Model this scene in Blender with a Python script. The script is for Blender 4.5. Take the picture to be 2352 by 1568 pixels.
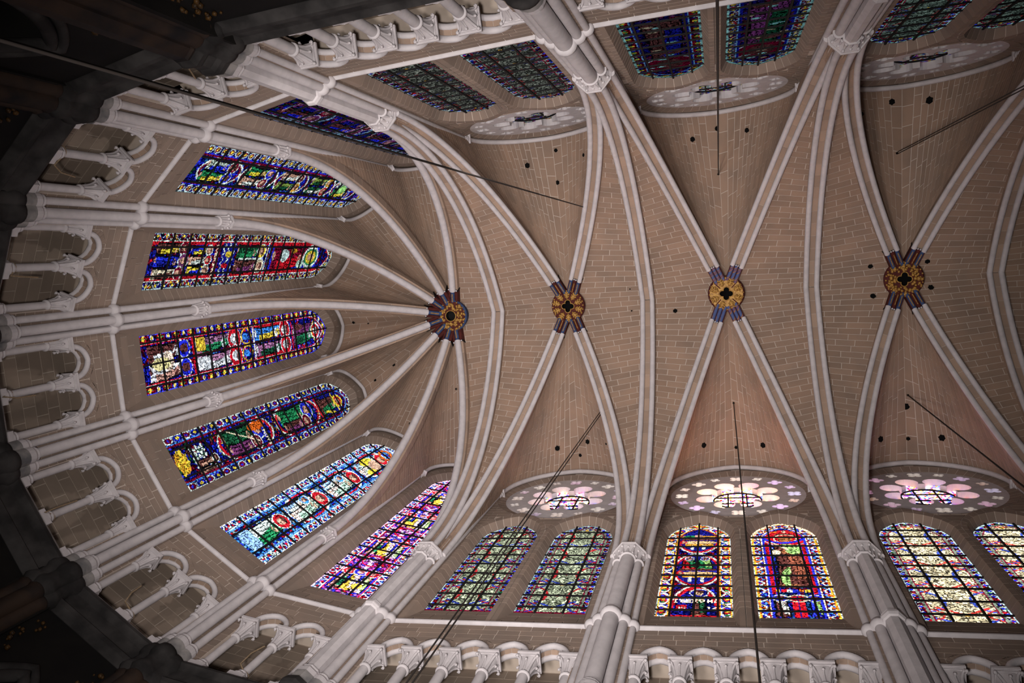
import bpy, bmesh, math, random
import numpy as np
from mathutils import Matrix, Vector
random.seed(7); rng = np.random.default_rng(7)
for o in list(bpy.data.objects): bpy.data.objects.remove(o)
scn = bpy.context.scene; COL = scn.collection
PI = math.pi

# ------------------------------------------------------------------ camera
CAM = (10.305, -2.130, 1.6)                     # eye height, standing in the second straight bay
ROT = (0.0970, 0.2680, -0.0940)
def camrot(rx, ry, rz):
    c, s = math.cos, math.sin
    Rx = np.array([[1,0,0],[0,c(rx),-s(rx)],[0,s(rx),c(rx)]])
    Ry = np.array([[c(ry),0,s(ry)],[0,1,0],[-s(ry),0,c(ry)]])
    Rz = np.array([[c(rz),-s(rz),0],[s(rz),c(rz),0],[0,0,1]])
    return Rz @ Rx @ Ry
RM = camrot(*ROT)
cd = bpy.data.cameras.new('camera'); cam = bpy.data.objects.new('camera', cd); COL.objects.link(cam)
cd.sensor_fit = 'HORIZONTAL'; cd.sensor_width = 36.0; cd.lens = 1788.93/2352*36.0
cd.clip_start = 0.05; cd.clip_end = 300
m = Matrix.Identity(4)
for i in range(3):
    m[i][0] = RM[0][i]; m[i][1] = -RM[1][i]; m[i][2] = -RM[2][i]; m[i][3] = CAM[i]
cam.matrix_world = m; scn.camera = cam

# ------------------------------------------------------------------ light
scn.view_settings.view_transform = 'Standard'; scn.view_settings.look = 'None'
scn.view_settings.gamma = 1.0; scn.view_settings.use_curve_mapping = False
scn.view_settings.exposure = 0.0
w = bpy.data.worlds.new('world'); scn.world = w; w.use_nodes = True
w.node_tree.nodes['Background'].inputs[0].default_value = (0.55, 0.62, 0.75, 1)
w.node_tree.nodes['Background'].inputs[1].default_value = 0.003
def lamp(name, kind, loc, to, energy, color, size, angle=None, blend=0.6):
    l = bpy.data.lights.new(name, kind); l.energy = energy; l.color = color
    if kind == 'SPOT':
        l.shadow_soft_size = size; l.spot_size = angle; l.spot_blend = blend
    elif kind == 'AREA':
        l.shape = 'DISK'; l.size = size
    else: l.shadow_soft_size = size
    o = bpy.data.objects.new(name, l); COL.objects.link(o); o.location = loc
    d = Vector(to) - Vector(loc); o.rotation_euler = d.to_track_quat('-Z', 'Y').to_euler()
    return o
# unseen spots added near the floor to light the vault from below
lamp('added_floor_spot', 'SPOT', (6.0, 0.8, 0.9), (4.9, 0.9, 30), 14000, (1.0, 0.92, 0.88), 1.0, math.radians(72), 1.0)
lamp('added_floor_spot', 'SPOT', (9.2, -1.5, 0.9), (4.6, 1.4, 22), 15500, (1.0, 0.92, 0.89), 0.5, math.radians(88), 1.0)  # added close to the camera, in place of a flash
# unseen spots added at sill height, evening the light on opposite side and vault
for (x, y, tx, ty, tz, en) in ((5.4, -6.7, 2.5, 4.0, 30, 2300), (5.4, 6.7, 2.5, -3.0, 30, 2300), (1.6, 6.7, -3.0, -3.5, 28, 1550), (1.6, -6.7, -3.0, 3.5, 28, 1550)):
    lamp('added_sill_spot', 'SPOT', (x, y, 17.7), (tx, ty, tz), en, (1.0, 0.92, 0.88), 0.5, math.radians(112), 1.0)

# ------------------------------------------------------------------ materials
def mat(name, col, rough=0.85, var=0.0, noise=None, scale=3.0, bump=0.0, spec=0.2, metal=0.0):
    """base colour; var: per-object value change; noise: second colour mixed in by a noise"""
    M = bpy.data.materials.new(name); M.use_nodes = True; nt = M.node_tree; N = nt.nodes; Lk = nt.links
    b = N['Principled BSDF']; b.inputs['Roughness'].default_value = rough
    b.inputs['Specular IOR Level'].default_value = spec; b.inputs['Metallic'].default_value = metal
    rgb = N.new('ShaderNodeRGB'); rgb.outputs[0].default_value = (*col, 1); out = rgb.outputs[0]
    if noise is not None:
        tc = N.new('ShaderNodeTexCoord'); geo = N.new('ShaderNodeNewGeometry')
        nz = N.new('ShaderNodeTexNoise'); nz.inputs['Scale'].default_value = scale; nz.inputs['Detail'].default_value = 5
        Lk.new(geo.outputs['Position'], nz.inputs['Vector'])
        rp = N.new('ShaderNodeValToRGB'); rp.color_ramp.elements[0].position = 0.38; rp.color_ramp.elements[1].position = 0.68
        Lk.new(nz.outputs['Fac'], rp.inputs[0])
        mx = N.new('ShaderNodeMix'); mx.data_type = 'RGBA'
        Lk.new(rp.outputs[0], mx.inputs['Factor']); Lk.new(out, mx.inputs['A']); mx.inputs['B'].default_value = (*noise, 1)
        out = mx.outputs['Result']
        if bump:
            bp = N.new('ShaderNodeBump'); bp.inputs['Strength'].default_value = bump; bp.inputs['Distance'].default_value = 0.02
            nz2 = N.new('ShaderNodeTexNoise'); nz2.inputs['Scale'].default_value = scale*6; Lk.new(geo.outputs['Position'], nz2.inputs['Vector'])
            Lk.new(nz2.outputs['Fac'], bp.inputs['Height']); Lk.new(bp.outputs['Normal'], b.inputs['Normal'])
    if var:
        oi = N.new('ShaderNodeObjectInfo'); mr = N.new('ShaderNodeMapRange')
        mr.inputs['To Min'].default_value = 1-var; mr.inputs['To Max'].default_value = 1+var
        Lk.new(oi.outputs['Random'], mr.inputs['Value'])
        hv = N.new('ShaderNodeHueSaturation'); Lk.new(mr.outputs[0], hv.inputs['Value']); Lk.new(out, hv.inputs['Color']); out = hv.outputs[0]
    Lk.new(out, b.inputs['Base Color'])
    return M
M_VAULT = mat('painted_vault_masonry', (0.285, 0.195, 0.142), var=0.10, noise=(0.235, 0.17, 0.13), scale=0.9)
M_WALL  = mat('painted_wall_masonry', (0.245, 0.185, 0.148), var=0.10, noise=(0.21, 0.165, 0.136), scale=1.2)
M_BACK  = mat('passage_masonry', (0.255, 0.20, 0.158), var=0.12, noise=(0.21, 0.17, 0.135), scale=1.0)
M_MORT  = mat('pale_painted_joint', (0.50, 0.425, 0.365), noise=(0.44, 0.37, 0.32), scale=2.0)
M_MORTD = mat('dull_painted_joint', (0.43, 0.365, 0.305), noise=(0.37, 0.315, 0.26), scale=2.0)
M_RIBST = mat('ochre_rib_stone', (0.33, 0.235, 0.175), var=0.12, noise=(0.28, 0.21, 0.165), scale=1.3)
M_WHITE = mat('white_limewash', (0.53, 0.50, 0.51), rough=0.75, noise=(0.455, 0.43, 0.44), scale=3.5, bump=0.15)
M_GREY  = mat('half_cleaned_grey_stone', (0.30, 0.285, 0.275), noise=(0.12, 0.12, 0.125), scale=2.6, bump=0.2)
M_DARK  = mat('sooty_stone', (0.017, 0.016, 0.016), rough=0.9, noise=(0.048, 0.045, 0.044), scale=1.6, bump=0.3)
M_BROWN = mat('brown_marbled_stucco', (0.036, 0.022, 0.015), rough=0.7, noise=(0.009, 0.008, 0.009), scale=1.4)
M_SOOT  = mat('black_soot', (0.004, 0.0038, 0.0038), noise=(0.009, 0.008, 0.007), scale=1.0)
M_GOLD  = mat('gilt', (0.46, 0.26, 0.055), rough=0.45, noise=(0.20, 0.09, 0.02), scale=14, bump=0.4, spec=0.5, metal=0.25)
M_OLDGILT = mat('tarnished_gilt', (0.07, 0.034, 0.008), rough=0.5, noise=(0.02, 0.012, 0.006), scale=9)
M_RED   = mat('oxblood_paint', (0.085, 0.018, 0.014), noise=(0.05, 0.012, 0.012), scale=6)
M_BLUE  = mat('blue_paint', (0.045, 0.075, 0.17), noise=(0.03, 0.05, 0.12), scale=6)
M_IRON  = mat('black_iron', (0.006, 0.006, 0.007), rough=0.7)
M_HOLE  = mat('painted_void_black', (0.002, 0.002, 0.002), rough=1.0)  # black colour put in for the shade inside holes
M_CABLE = mat('dark_cable', (0.022, 0.018, 0.016), rough=0.6)
M_ROPE  = mat('tan_rope', (0.30, 0.22, 0.14), rough=0.9, noise=(0.22, 0.16, 0.10), scale=20)
M_RUST  = mat('rusty_metal', (0.05, 0.018, 0.012), rough=0.7)
def striped(name, c1, c2, c3, scale):
    M = bpy.data.materials.new(name); M.use_nodes = True; nt = M.node_tree; N = nt.nodes; Lk = nt.links
    tc = N.new('ShaderNodeTexCoord'); wv = N.new('ShaderNodeTexWave'); wv.inputs['Scale'].default_value = scale
    wv.inputs['Distortion'].default_value = 2.0; wv.bands_direction = 'DIAGONAL'
    Lk.new(tc.outputs['Object'], wv.inputs['Vector'])
    rp = N.new('ShaderNodeValToRGB'); e = rp.color_ramp.elements; e[0].color = (*c1, 1); e[1].color = (*c3, 1)
    rp.color_ramp.interpolation = 'CONSTANT'; e[1].position = 0.78; k = e.new(0.5); k.color = (*c2, 1)
    Lk.new(wv.outputs['Fac'], rp.inputs[0]); Lk.new(rp.outputs[0], N['Principled BSDF'].inputs['Base Color'])
    N['Principled BSDF'].inputs['Roughness'].default_value = 0.7
    return M
M_STRIPE = striped('blue_and_orange_spiral_paint', (0.055, 0.085, 0.22), (0.30, 0.13, 0.03), (0.10, 0.06, 0.14), 1.6)
M_GLASS = bpy.data.materials.new('lit_stained_glass'); M_GLASS.use_nodes = True
nt = M_GLASS.node_tree; nt.nodes.clear()
_o = nt.nodes.new('ShaderNodeOutputMaterial'); _e = nt.nodes.new('ShaderNodeEmission'); _a = nt.nodes.new('ShaderNodeAttribute')
_a.attribute_name = 'Col'; nt.links.new(_a.outputs['Color'], _e.inputs['Color']); nt.links.new(_e.outputs[0], _o.inputs['Surface'])
_e.inputs['Strength'].default_value = 1.0
M_GLASS.cycles.emission_sampling = 'NONE'

# ------------------------------------------------------------------ object helpers
def tag(o, label=None, cat=None, group=None, kind=None):
    if label: o['label'] = label
    if cat: o['category'] = cat
    if group: o['group'] = group
    if kind: o['kind'] = kind
    return o
def thing(name, label, cat, loc=(0,0,0), group=None, kind=None):
    o = bpy.data.objects.new(name, None); COL.objects.link(o); o.location = loc; o.empty_display_size = 0.2
    o['_w'] = [float(x) for x in loc]
    return tag(o, label, cat, group, kind)
WPOS = {}; CNT = {}
def wpos(o): return np.array(WPOS.get(o.name, tuple(o.location) if o.parent is None else (0,0,0)))
def mobj(name, V, F, material, parent=None, smooth=False):
    """one mesh object from world-space vertices; its origin is its own centre"""
    V = np.asarray(V, float); c = V.mean(0)
    if smooth:                                   # flat end caps get vertices of their own
        F = [list(f) for f in F]; add = []
        for f in F:
            if len(f) > 4:
                n0 = len(V)+len(add); add += [V[i] for i in f]; f[:] = range(n0, n0+len(f))
        if add: V = np.vstack([V, add])
    k = CNT.get(name, 0); CNT[name] = k+1
    me = bpy.data.meshes.new('%s_%d' % (name, k)); me.from_pydata((V-c).tolist(), [], F)
    if material is not None: me.materials.append(material)
    if smooth: me.polygons.foreach_set('use_smooth', np.array([len(f) <= 4 for f in F], bool))
    o = bpy.data.objects.new(name if k == 0 else '%s.%03d' % (name, k), me); COL.objects.link(o)
    if parent is not None:
        o.parent = parent; o.location = (c - wpos(parent)).tolist()
    else: o.location = c.tolist()
    WPOS[o.name] = tuple(c)
    return o
class MB:
    """collects shapes into one mesh"""
    def __init__(s): s.V = []; s.F = []
    def add(s, V, F):
        k = len(s.V); s.V += [tuple(v) for v in V]; s.F += [[i+k for i in f] for f in F]; return s
    def build(s, name, material, parent=None, smooth=False): return mobj(name, s.V, s.F, material, parent, smooth)
def nrm(v): v = np.asarray(v, float); return v/ (np.linalg.norm(v) or 1)
def tube(P, r, n=8, closed=False, caps=True):
    P = np.asarray(P, float); V = []; F = []; K = len(P); R = np.broadcast_to(r, (K,))
    ref = None
    for i in range(K):
        a = P[(i-1) % K] if (closed or i > 0) else P[i]; b = P[(i+1) % K] if (closed or i < K-1) else P[i]
        t = nrm(b-a)
        if ref is None: ref = nrm(np.cross(t, (0,0,1) if abs(t[2]) < 0.9 else (1,0,0)))
        ref = nrm(ref - t*(ref@t)); bi = np.cross(t, ref)
        for j in range(n):
            q = 2*PI*j/n; V.append(P[i] + R[i]*(math.cos(q)*ref + math.sin(q)*bi))
    for i in range(K if closed else K-1):
        for j in range(n):
            a = i*n+j; b = i*n+(j+1) % n; c = ((i+1) % K)*n+(j+1) % n; d = ((i+1) % K)*n+j
            F.append([a, b, c, d])
    if caps and not closed: F += [list(range(n))[::-1], list(range((K-1)*n, K*n))]
    return V, F
def lathe(c, prof, n=16, ang0=0.0):
    V = []; F = []
    for r, z in prof:
        for j in range(n):
            q = 2*PI*j/n+ang0; V.append((c[0]+r*math.cos(q), c[1]+r*math.sin(q), z))
    for i in range(len(prof)-1):
        for j in range(n): F.append([i*n+j, i*n+(j+1) % n, (i+1)*n+(j+1) % n, (i+1)*n+j])
    F += [list(range(n))[::-1], list(range((len(prof)-1)*n, len(prof)*n))]
    return V, F
def sweep(path, side, prof, closed=True, caps=True):
    """sweep (s,n) profile along a planar path; +n points to the inside of the arch"""
    P = np.asarray(path, float); side = nrm(side); V = []; F = []; K = len(P); n = len(prof)
    for i in range(K):
        t = nrm(P[min(i+1, K-1)]-P[max(i-1, 0)]); nn = nrm(np.cross(t, side))
        if i == 0:
            tt = nrm(P[K-1]-P[K-2]); sg = -1 if np.cross(tt, side)[2] > 0 else 1
        for s, q in prof: V.append(P[i] + s*side + sg*q*nn)
    for i in range(K-1):
        for j in range(n if closed else n-1):
            F.append([i*n+j, i*n+(j+1) % n, (i+1)*n+(j+1) % n, (i+1)*n+j])
    if caps and closed: F += [list(range(n))[::-1], list(range((K-1)*n, K*n))]
    return V, F
def circ(s, n, r, k=10): return [(s+r*math.cos(2*PI*j/k), n+r*math.sin(2*PI*j/k)) for j in range(k)]
def prism(poly, z0, z1):
    n = len(poly); V = [(x, y, z0) for x, y in poly]+[(x, y, z1) for x, y in poly]
    F = [[i, (i+1) % n, n+(i+1) % n, n+i] for i in range(n)]+[list(range(n))[::-1], list(range(n, 2*n))]
    return V, F
GAP = 0.0145
def stone(parent, q, inward, material, h=0.014, gap=GAP, name='stone', back=0.03):
    """thin slab on the quad q (4 corners in order), proud by h towards 'inward', with a joint around it"""
    q = np.asarray(q, float); out = np.empty_like(q)
    n = len(q); c = q.mean(0)
    if n == 4:
        for i in range(4):
            a = q[(i+1) % 4]-q[i]; b = q[(i-1) % 4]-q[i]
            la, lb = np.linalg.norm(a) or 1e-6, np.linalg.norm(b) or 1e-6
            out[i] = q[i] + a*min(gap/la, .3) + b*min(gap/lb, .3)
    nn = nrm(np.cross(out[2]-out[0], out[3]-out[1]))
    if nn @ inward < 0: nn = -nn; out = out[::-1]
    V = np.vstack([out-nn*back, out+nn*h])
    F = [[4,5,6,7],[0,1,5,4],[1,2,6,5],[2,3,7,6],[3,0,4,7]]
    return mobj(name, V, F, material, parent)
def copy_tree(o, parent=None):
    c = o.copy(); COL.objects.link(c); c.parent = parent
    for ch in list(o.children): copy_tree(ch, c)
    return c

# ------------------------------------------------------------------ the plan
PT = [np.array(p) for p in ((-0.03,-6.85), (6.985,-7.06), (14.15,-7.07), (21.25,-7.07), (28.3,-7.07))]   # pier fronts, north wall
PB = [np.array(p) for p in ((-0.04, 6.98), (6.92, 6.98), (13.78, 6.90), (20.75, 6.90), (27.7, 6.9))]     # pier fronts, south wall
AR, AX, AD = 7.343, -0.14, math.radians(25.174)
PA = [np.array([AX+AR*math.cos(PI+(3.5-j)*AD), AR*math.sin(PI+(3.5-j)*AD)]) for j in range(1, 7)]        # apse piers
BOSS = [np.array(p) for p in ((-2.164,-0.02), (3.451,-0.03), (10.484,-0.04), (17.568,-0.06), (24.6,-0.06))]
ARCHX = [0.028, 7.048, 13.99, 20.971]
Z_FLOOR, Z_SILL, Z_BASE = 0.0, 17.05, 17.35
Z_NECK, Z_ABA, Z_TAPEX = 18.95, 19.68, 20.28
Z_STR = 21.22
Z_CAP = 25.75
Z_APEX = 37.05
Z_BOSS = 36.88
class Bay:
    def __init__(s, a, b, off, centre):
        s.a = np.array(a); s.b = np.array(b); s.L = float(np.hypot(*(s.b-s.a))); s.t = (s.b-s.a)/s.L
        n = np.array([-s.t[1], s.t[0]])
        if n @ (s.a - np.array(centre)) < 0: n = -n
        s.n = n; s.o = off                       # off: wall face behind the reference line
        s.inw = np.array([-n[0], -n[1], 0.0]); s.mid = s.L/2
    def p(s, x, off, z):
        v = s.a + s.t*x + s.n*off; return np.array([v[0], v[1], z])
ends = lambda p, d: np.array([p[0], p[1]+d])
APB = []                                         # the seven apse bays
_ring = [ends(PT[0], -0.30)]+PA+[ends(PB[0], 0.30)]
for i in range(7): APB.append(Bay(_ring[i], _ring[i+1], 0.36, (-1, 0)))
NB = [Bay(PT[k], PT[k+1], 0.72, (10, 0)) for k in range(3)]
SB = [Bay(PB[k], PB[k+1], 0.72, (10, 0)) for k in range(3)]

WN = ['dark violet window', 'white-ringed blue window', 'lozenge-bordered window', 'fleur-bordered window', 'two-medallion window', 'pale blue window', 'pink window']
NN = ['grey lancets', 'dark purple lancets', 'teal-grey lancets']
SN = ['green lancets', 'gold-bordered lancets', 'cream lancets']
ORD = ['first', 'second', 'third', 'fourth', 'fifth', 'sixth']
def neighbours(desc):
    """what stands on either side of an apse window"""
    i = WN.index(desc); return ('the grey lancets' if i == 0 else 'the '+WN[i-1]), ('the green lancets' if i == 6 else 'the '+WN[i+1])

def arc_half(p0, z0, p1, z1, n=26):
    """half of a pointed arch: vertical at p0,z0, reaching p1,z1"""
    p0 = np.array(p0, float); p1 = np.array(p1, float); hs = np.hypot(*(p1-p0)); ri = z1-z0
    c = (hs*hs+ri*ri)/(2*hs); th = math.atan2(ri, c-hs); d = (p1-p0)/hs
    q = np.linspace(0, th, n)
    return np.array([[*(p0+d*(c-c*math.cos(a))), z0+c*math.sin(a)] for a in q])
def resample(P, K):
    P = np.asarray(P); s = np.r_[0, np.cumsum(np.linalg.norm(np.diff(P, axis=0), axis=1))]
    t = np.linspace(0, s[-1], K); return np.stack([np.interp(t, s, P[:, i]) for i in range(3)], 1)
def at_z(P, z):
    P = np.asarray(P); return np.stack([np.interp(z, P[:, 2], P[:, i]) for i in range(2)]+[z], 1)

# ------------------------------------------------------------------ vault cells: courses of stone over a pale joint surface
def formeret(bay, side, off, half, zs, za, z0=Z_CAP, n=26):
    """half of a wall arch, from the shaft at one side of a bay up to the crown"""
    p0 = bay.p(bay.mid-side*half, off, 0)[:2]; p1 = bay.p(bay.mid, off, 0)[:2]
    A = arc_half(p0, zs, p1, za, n); return np.vstack([[[*p0, z0]], A])
def patch(ceil, D, A, mb, centre, course=0.30, length=0.86, stagger=0):
    """ruled half cell between a rib D and an arch A (both from the pier up to the crown)"""
    D = np.asarray(D); A = np.asarray(A)
    zl = min(D[0, 2], A[0, 2]); tD = (D[:, 2]-D[0, 2])/(D[-1, 2]-D[0, 2]); tA = (A[:, 2]-A[0, 2])/(A[-1, 2]-A[0, 2])
    s = np.r_[0, np.cumsum(np.linalg.norm(np.diff(D, axis=0), axis=1))]
    K = max(4, int(round(s[-1]/course))); tt = np.interp(np.linspace(0, s[-1], K+1), s, tD)
    dd = np.stack([np.interp(tt, tD, D[:, i]) for i in range(3)], 1); aa = np.stack([np.interp(tt, tA, A[:, i]) for i in range(3)], 1)
    V = []; F = []; n = 4
    for i in range(K+1):
        for j in range(n+1): V.append(aa[i]+(dd[i]-aa[i])*j/n)
    for i in range(K):
        for j in range(n): F.append([i*(n+1)+j, i*(n+1)+j+1, (i+1)*(n+1)+j+1, (i+1)*(n+1)+j])
    mb.add(V, F)
    for i in range(K):
        l0 = np.linalg.norm(dd[i]-aa[i]); l1 = np.linalg.norm(dd[i+1]-aa[i+1]); l = max(l0, l1)
        if l < 0.30: continue
        cuts = [0.0]; x = length*(0.5 if (i+stagger) % 2 else 1.0)*rng.uniform(.9, 1.1)
        while x < l-0.28: cuts.append(x); x += length*rng.uniform(.85, 1.15)
        cuts.append(l)
        for a, b in zip(cuts[:-1], cuts[1:]):
            u, v = a/l, b/l
            q = [aa[i]+(dd[i]-aa[i])*u, aa[i]+(dd[i]-aa[i])*v, aa[i+1]+(dd[i+1]-aa[i+1])*v, aa[i+1]+(dd[i+1]-aa[i+1])*u]
            stone(ceil, q, centre-np.mean(q, 0), M_VAULT)
CELLS = []
LIFT = np.array([0, 0, 0.30])
def cell(label, halves):
    """one vault cell = one piece of the ceiling with its stones"""
    mb = MB(); c = np.mean([np.mean(h[0], 0) for h in halves], 0)
    e = thing('ceiling', label, 'ceiling', (float(c[0]), float(c[1]), float(c[2])), kind='structure')
    WPOS[e.name] = tuple(float(x) for x in e.location)
    for k, (D, A) in enumerate(halves): patch(e, D, A, mb, np.array([c[0]*0.6+3*0.4, 0, 24.0]), stagger=k)
    mb.build('joint_surface', M_MORT, e); CELLS.append((mb.V, mb.F))
    return e
def spring(k, side, ds=0.0, off=0.34):
    """foot of a rib on a straight-bay pier (plan)"""
    P = (PT if side < 0 else PB)[k]; return np.array([P[0]+ds, P[1]+side*off])
def diag(k, side, b, ds, z1=Z_BOSS+0.12): return arc_half(spring(k, side, ds, 0.45), Z_CAP, BOSS[b], z1)
def trans(k, side):
    ap = np.array([ARCHX[k] if k < 4 else 27.9, -0.02]); return arc_half(spring(k, side, 0, 0.22), Z_CAP, ap, Z_APEX)
FO_H, FO_ZS, FO_ZA, FO_OFF = 2.86, 33.0, 36.25, 0.66
def formeret_side(bay, side): return formeret(bay, side, FO_OFF, FO_H*bay.L/6.95, FO_ZS, FO_ZA+0.1)
AF_CAP, AF_ZS, AF_ZA, AF_OFF = 33.75, 34.30, 35.95, 0.27
def formeret_apse(bay, side): return formeret(bay, side, AF_OFF, bay.mid-0.30, AF_ZS, AF_ZA+0.1)
RIB_A = [arc_half(p+nrm(np.array([AX, 0])-p)*(-0.10), Z_CAP-0.25, BOSS[0], Z_BOSS+0.05) for p in PA]
RIB_A0 = arc_half(spring(0, -1, -0.36, 0.45), Z_CAP, BOSS[0], Z_BOSS+0.05)
RIB_A7 = arc_half(spring(0, 1, -0.36, 0.45), Z_CAP, BOSS[0], Z_BOSS+0.05)
ARIBS = [RIB_A0]+RIB_A+[RIB_A7]
for i, b in enumerate(APB):
    cell('wedge of painted masonry vault above the '+WN[i]+' in the apse',
         [(ARIBS[i]+LIFT, formeret_apse(b, 1)), (ARIBS[i+1]+LIFT, formeret_apse(b, -1))])
cell('masonry vault cell between the eight-armed apse boss and the first double-roll arch',
     [(ARIBS[0]+LIFT, trans(0, -1)+LIFT), (ARIBS[7]+LIFT, trans(0, 1)+LIFT)])
BN = ['red-ground boss', 'spiral-armed boss', 'wreath boss', 'hidden boss']
for k in range(3):
    cell('masonry vault cell over the '+NN[k], [(diag(k, -1, k+1, .36)+LIFT, formeret_side(NB[k], 1)), (diag(k+1, -1, k+1, -.36)+LIFT, formeret_side(NB[k], -1))])
    cell('masonry vault cell over the '+SN[k], [(diag(k, 1, k+1, .36)+LIFT, formeret_side(SB[k], 1)), (diag(k+1, 1, k+1, -.36)+LIFT, formeret_side(SB[k], -1))])
    cell('masonry vault cell on the apse side of the '+BN[k], [(diag(k, s, k+1, .36)+LIFT, trans(k, s)+LIFT) for s in (-1, 1)])
    cell('masonry vault cell away from the apse beside the '+BN[k], [(diag(k+1, s, k+1, -.36)+LIFT, trans(k+1, s)+LIFT) for s in (-1, 1)])
cell('shadowed masonry vault cell beyond the last double-roll arch', [(diag(3, s, 4, .36)+LIFT, trans(3, s)+LIFT) for s in (-1, 1)])

# ------------------------------------------------------------------ ribs
def rib(name, label, halves, width, rolls, depth=0.40, cut=0.0, group=None):
    """halves: list of half-arch paths (pier to crown); rolls: list of (s, n, r)"""
    base = halves[0][0]
    e = thing(name, label, 'rib', tuple(float(x) for x in base), group); WPOS[e.name] = tuple(base)
    full = [resample(h, 40) for h in halves]
    for P in full:
        side = nrm(np.cross([0, 0, 1], P[-1]-P[0])*np.array([1, 1, 0]))
        s = np.r_[0, np.cumsum(np.linalg.norm(np.diff(P, axis=0), axis=1))]; Lr = s[-1]-cut
        at = lambda x: np.stack([np.interp(x, s, P[:, i]) for i in range(3)], -1)
        Q = at(np.linspace(0, Lr, 40))
        for (rs, rn, rr) in rolls:
            V, F = sweep(Q, side, circ(rs, rn, rr, 10)); mobj('roll_moulding', V, F, M_WHITE, e, True)
        V, F = sweep(Q, side, [(-width/2+.015, -.045), (width/2-.015, -.045), (width/2-.015, -depth), (-width/2+.015, -depth)])
        mobj('joint_core', V, F, M_MORT, e)
        nb = max(2, int(round(Lr/0.62))); xs = np.linspace(0, Lr, nb+1)
        for a, b in zip(xs[:-1], xs[1:]):
            seg = at(np.linspace(a+.011, b-.011, 3))
            V, F = sweep(seg, side, [(-width/2, -.03), (width/2, -.03), (width/2, -depth), (-width/2, -depth)], True, True)
            mobj('voussoir', V, F, M_RIBST, e)
    return e
R2 = [(-0.20, 0.01, 0.105), (0.20, 0.01, 0.105)]
R2T = [(-0.215, 0.01, 0.11), (0.215, 0.01, 0.11)]
AN = ['double-roll transverse arch at the mouth of the apse', 'double-roll transverse arch between the green lancets and the gold-bordered lancets',
      'double-roll transverse arch between the gold-bordered lancets and the cream lancets', 'shadowed double-roll transverse arch beyond the cream lancet bay']
for k in range(4): rib('transverse_arch', AN[k], [trans(k, -1), trans(k, 1)], 0.60, R2T, 0.46)
for k in range(3):
    for (kk, ds) in ((k, .36), (k+1, -.36)):
        for s in (-1, 1):
            wn = (NN if s < 0 else SN)[k]
            rib('diagonal_rib', 'diagonal rib from the '+BN[k]+' to the '+('apse side' if kk == k else 'far side')+' of the '+wn,
                [diag(kk, s, k+1, ds)], 0.54, R2, 0.42, cut=1.35)
for s in (-1, 1):
    rib('diagonal_rib', 'shadowed double-roll rib beyond the last arch beside the '+(NN if s < 0 else SN)[2], [diag(3, s, 4, .36)], 0.54, R2, 0.42, cut=1.35)
for i, P in enumerate(ARIBS):
    if i == 0: nm = 'the '+WN[0]+' and the apse arch'
    elif i == 7: nm = 'the '+WN[6]+' and the apse arch'
    else: nm = 'the '+WN[i-1]+' and the '+WN[i]
    rib('apse_rib', 'single-roll apse rib springing between '+nm, [P], 0.46, [(0, 0.05, 0.155)], 0.38, cut=1.38)

# wall arches (formerets): a roll over each window
def wall_rib(label, bay, path_fn, r, caps):
    P0 = path_fn(bay, 1)[1:]; P1 = path_fn(bay, -1)[1:]
    P = np.vstack([P0, P1[::-1][1:]])
    if caps: P = np.vstack([[[*P[0][:2], caps+.15]], P, [[*P[-1][:2], caps+.15]]])     # short upright stilt above the small capitals
    sh = bay.inw*0.06
    e = thing('wall_rib', label, 'rib', tuple(float(x) for x in P[0]+sh)); WPOS[e.name] = tuple(P[0]+sh)
    V, F = tube(P+sh-np.array([0, 0, .14]), r, 10); mobj('roll_moulding', V, F, M_WHITE, e, True)
for i, b in enumerate(APB): wall_rib('thin wall rib arched over the head of the '+WN[i], b, formeret_apse, 0.085, AF_CAP)
for k in range(3):
    wall_rib('thin wall rib arched over the rose above the '+NN[k], NB[k], formeret_side, 0.10, None)
    wall_rib('thin wall rib arched over the rose above the '+SN[k], SB[k], formeret_side, 0.10, None)

# ------------------------------------------------------------------ bosses
from mathutils.geometry import tessellate_polygon
def filled_plate(outer, holes, depth):
    """flat plate with holes in the xy plane, front at +depth/2 -> (verts, faces)"""
    loops = [outer]+holes; flat = [p for l in loops for p in l]; n = len(flat); d = depth/2
    tri = tessellate_polygon([[Vector((x, y, 0)) for x, y in l] for l in loops])
    V = [(x, y, d) for x, y in flat]+[(x, y, -d) for x, y in flat]
    F = [list(t) for t in tri]+[[i+n for i in t[::-1]] for t in tri]; k = 0
    for l in loops:
        m = len(l); F += [[k+i, k+(i+1) % m, n+k+(i+1) % m, n+k+i] for i in range(m)]; k += m
    return V, F
def foil(cx, cy, n, d, r, rot=0.0, k=10):
    """outline of a foiled opening: n lobes of radius r, centred d away"""
    pts = []
    a = math.asin(min(1, d*math.sin(PI/n)/r)) if d*math.sin(PI/n) < r else PI/2
    half = PI - (PI/2 - PI/n) - (PI/2 - 0) if False else None
    # lobe half angle where neighbouring lobes meet
    c = d*math.cos(PI/n) + math.sqrt(max(r*r-(d*math.sin(PI/n))**2, 0))     # meeting distance
    mx, my = c*math.cos(PI/n)-d, c*math.sin(PI/n); h = math.atan2(my, mx)
    for i in range(n):
        b = rot+2*PI*i/n; lx, ly = cx+d*math.cos(b), cy+d*math.sin(b)
        for j in range(k): 
            q = b-h+2*h*j/k; pts.append((lx+r*math.cos(q), ly+r*math.sin(q)))
    return pts
def circle(cx, cy, r, k=32, a0=0): return [(cx+r*math.cos(2*PI*j/k+a0), cy+r*math.sin(2*PI*j/k+a0)) for j in range(k)]
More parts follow.
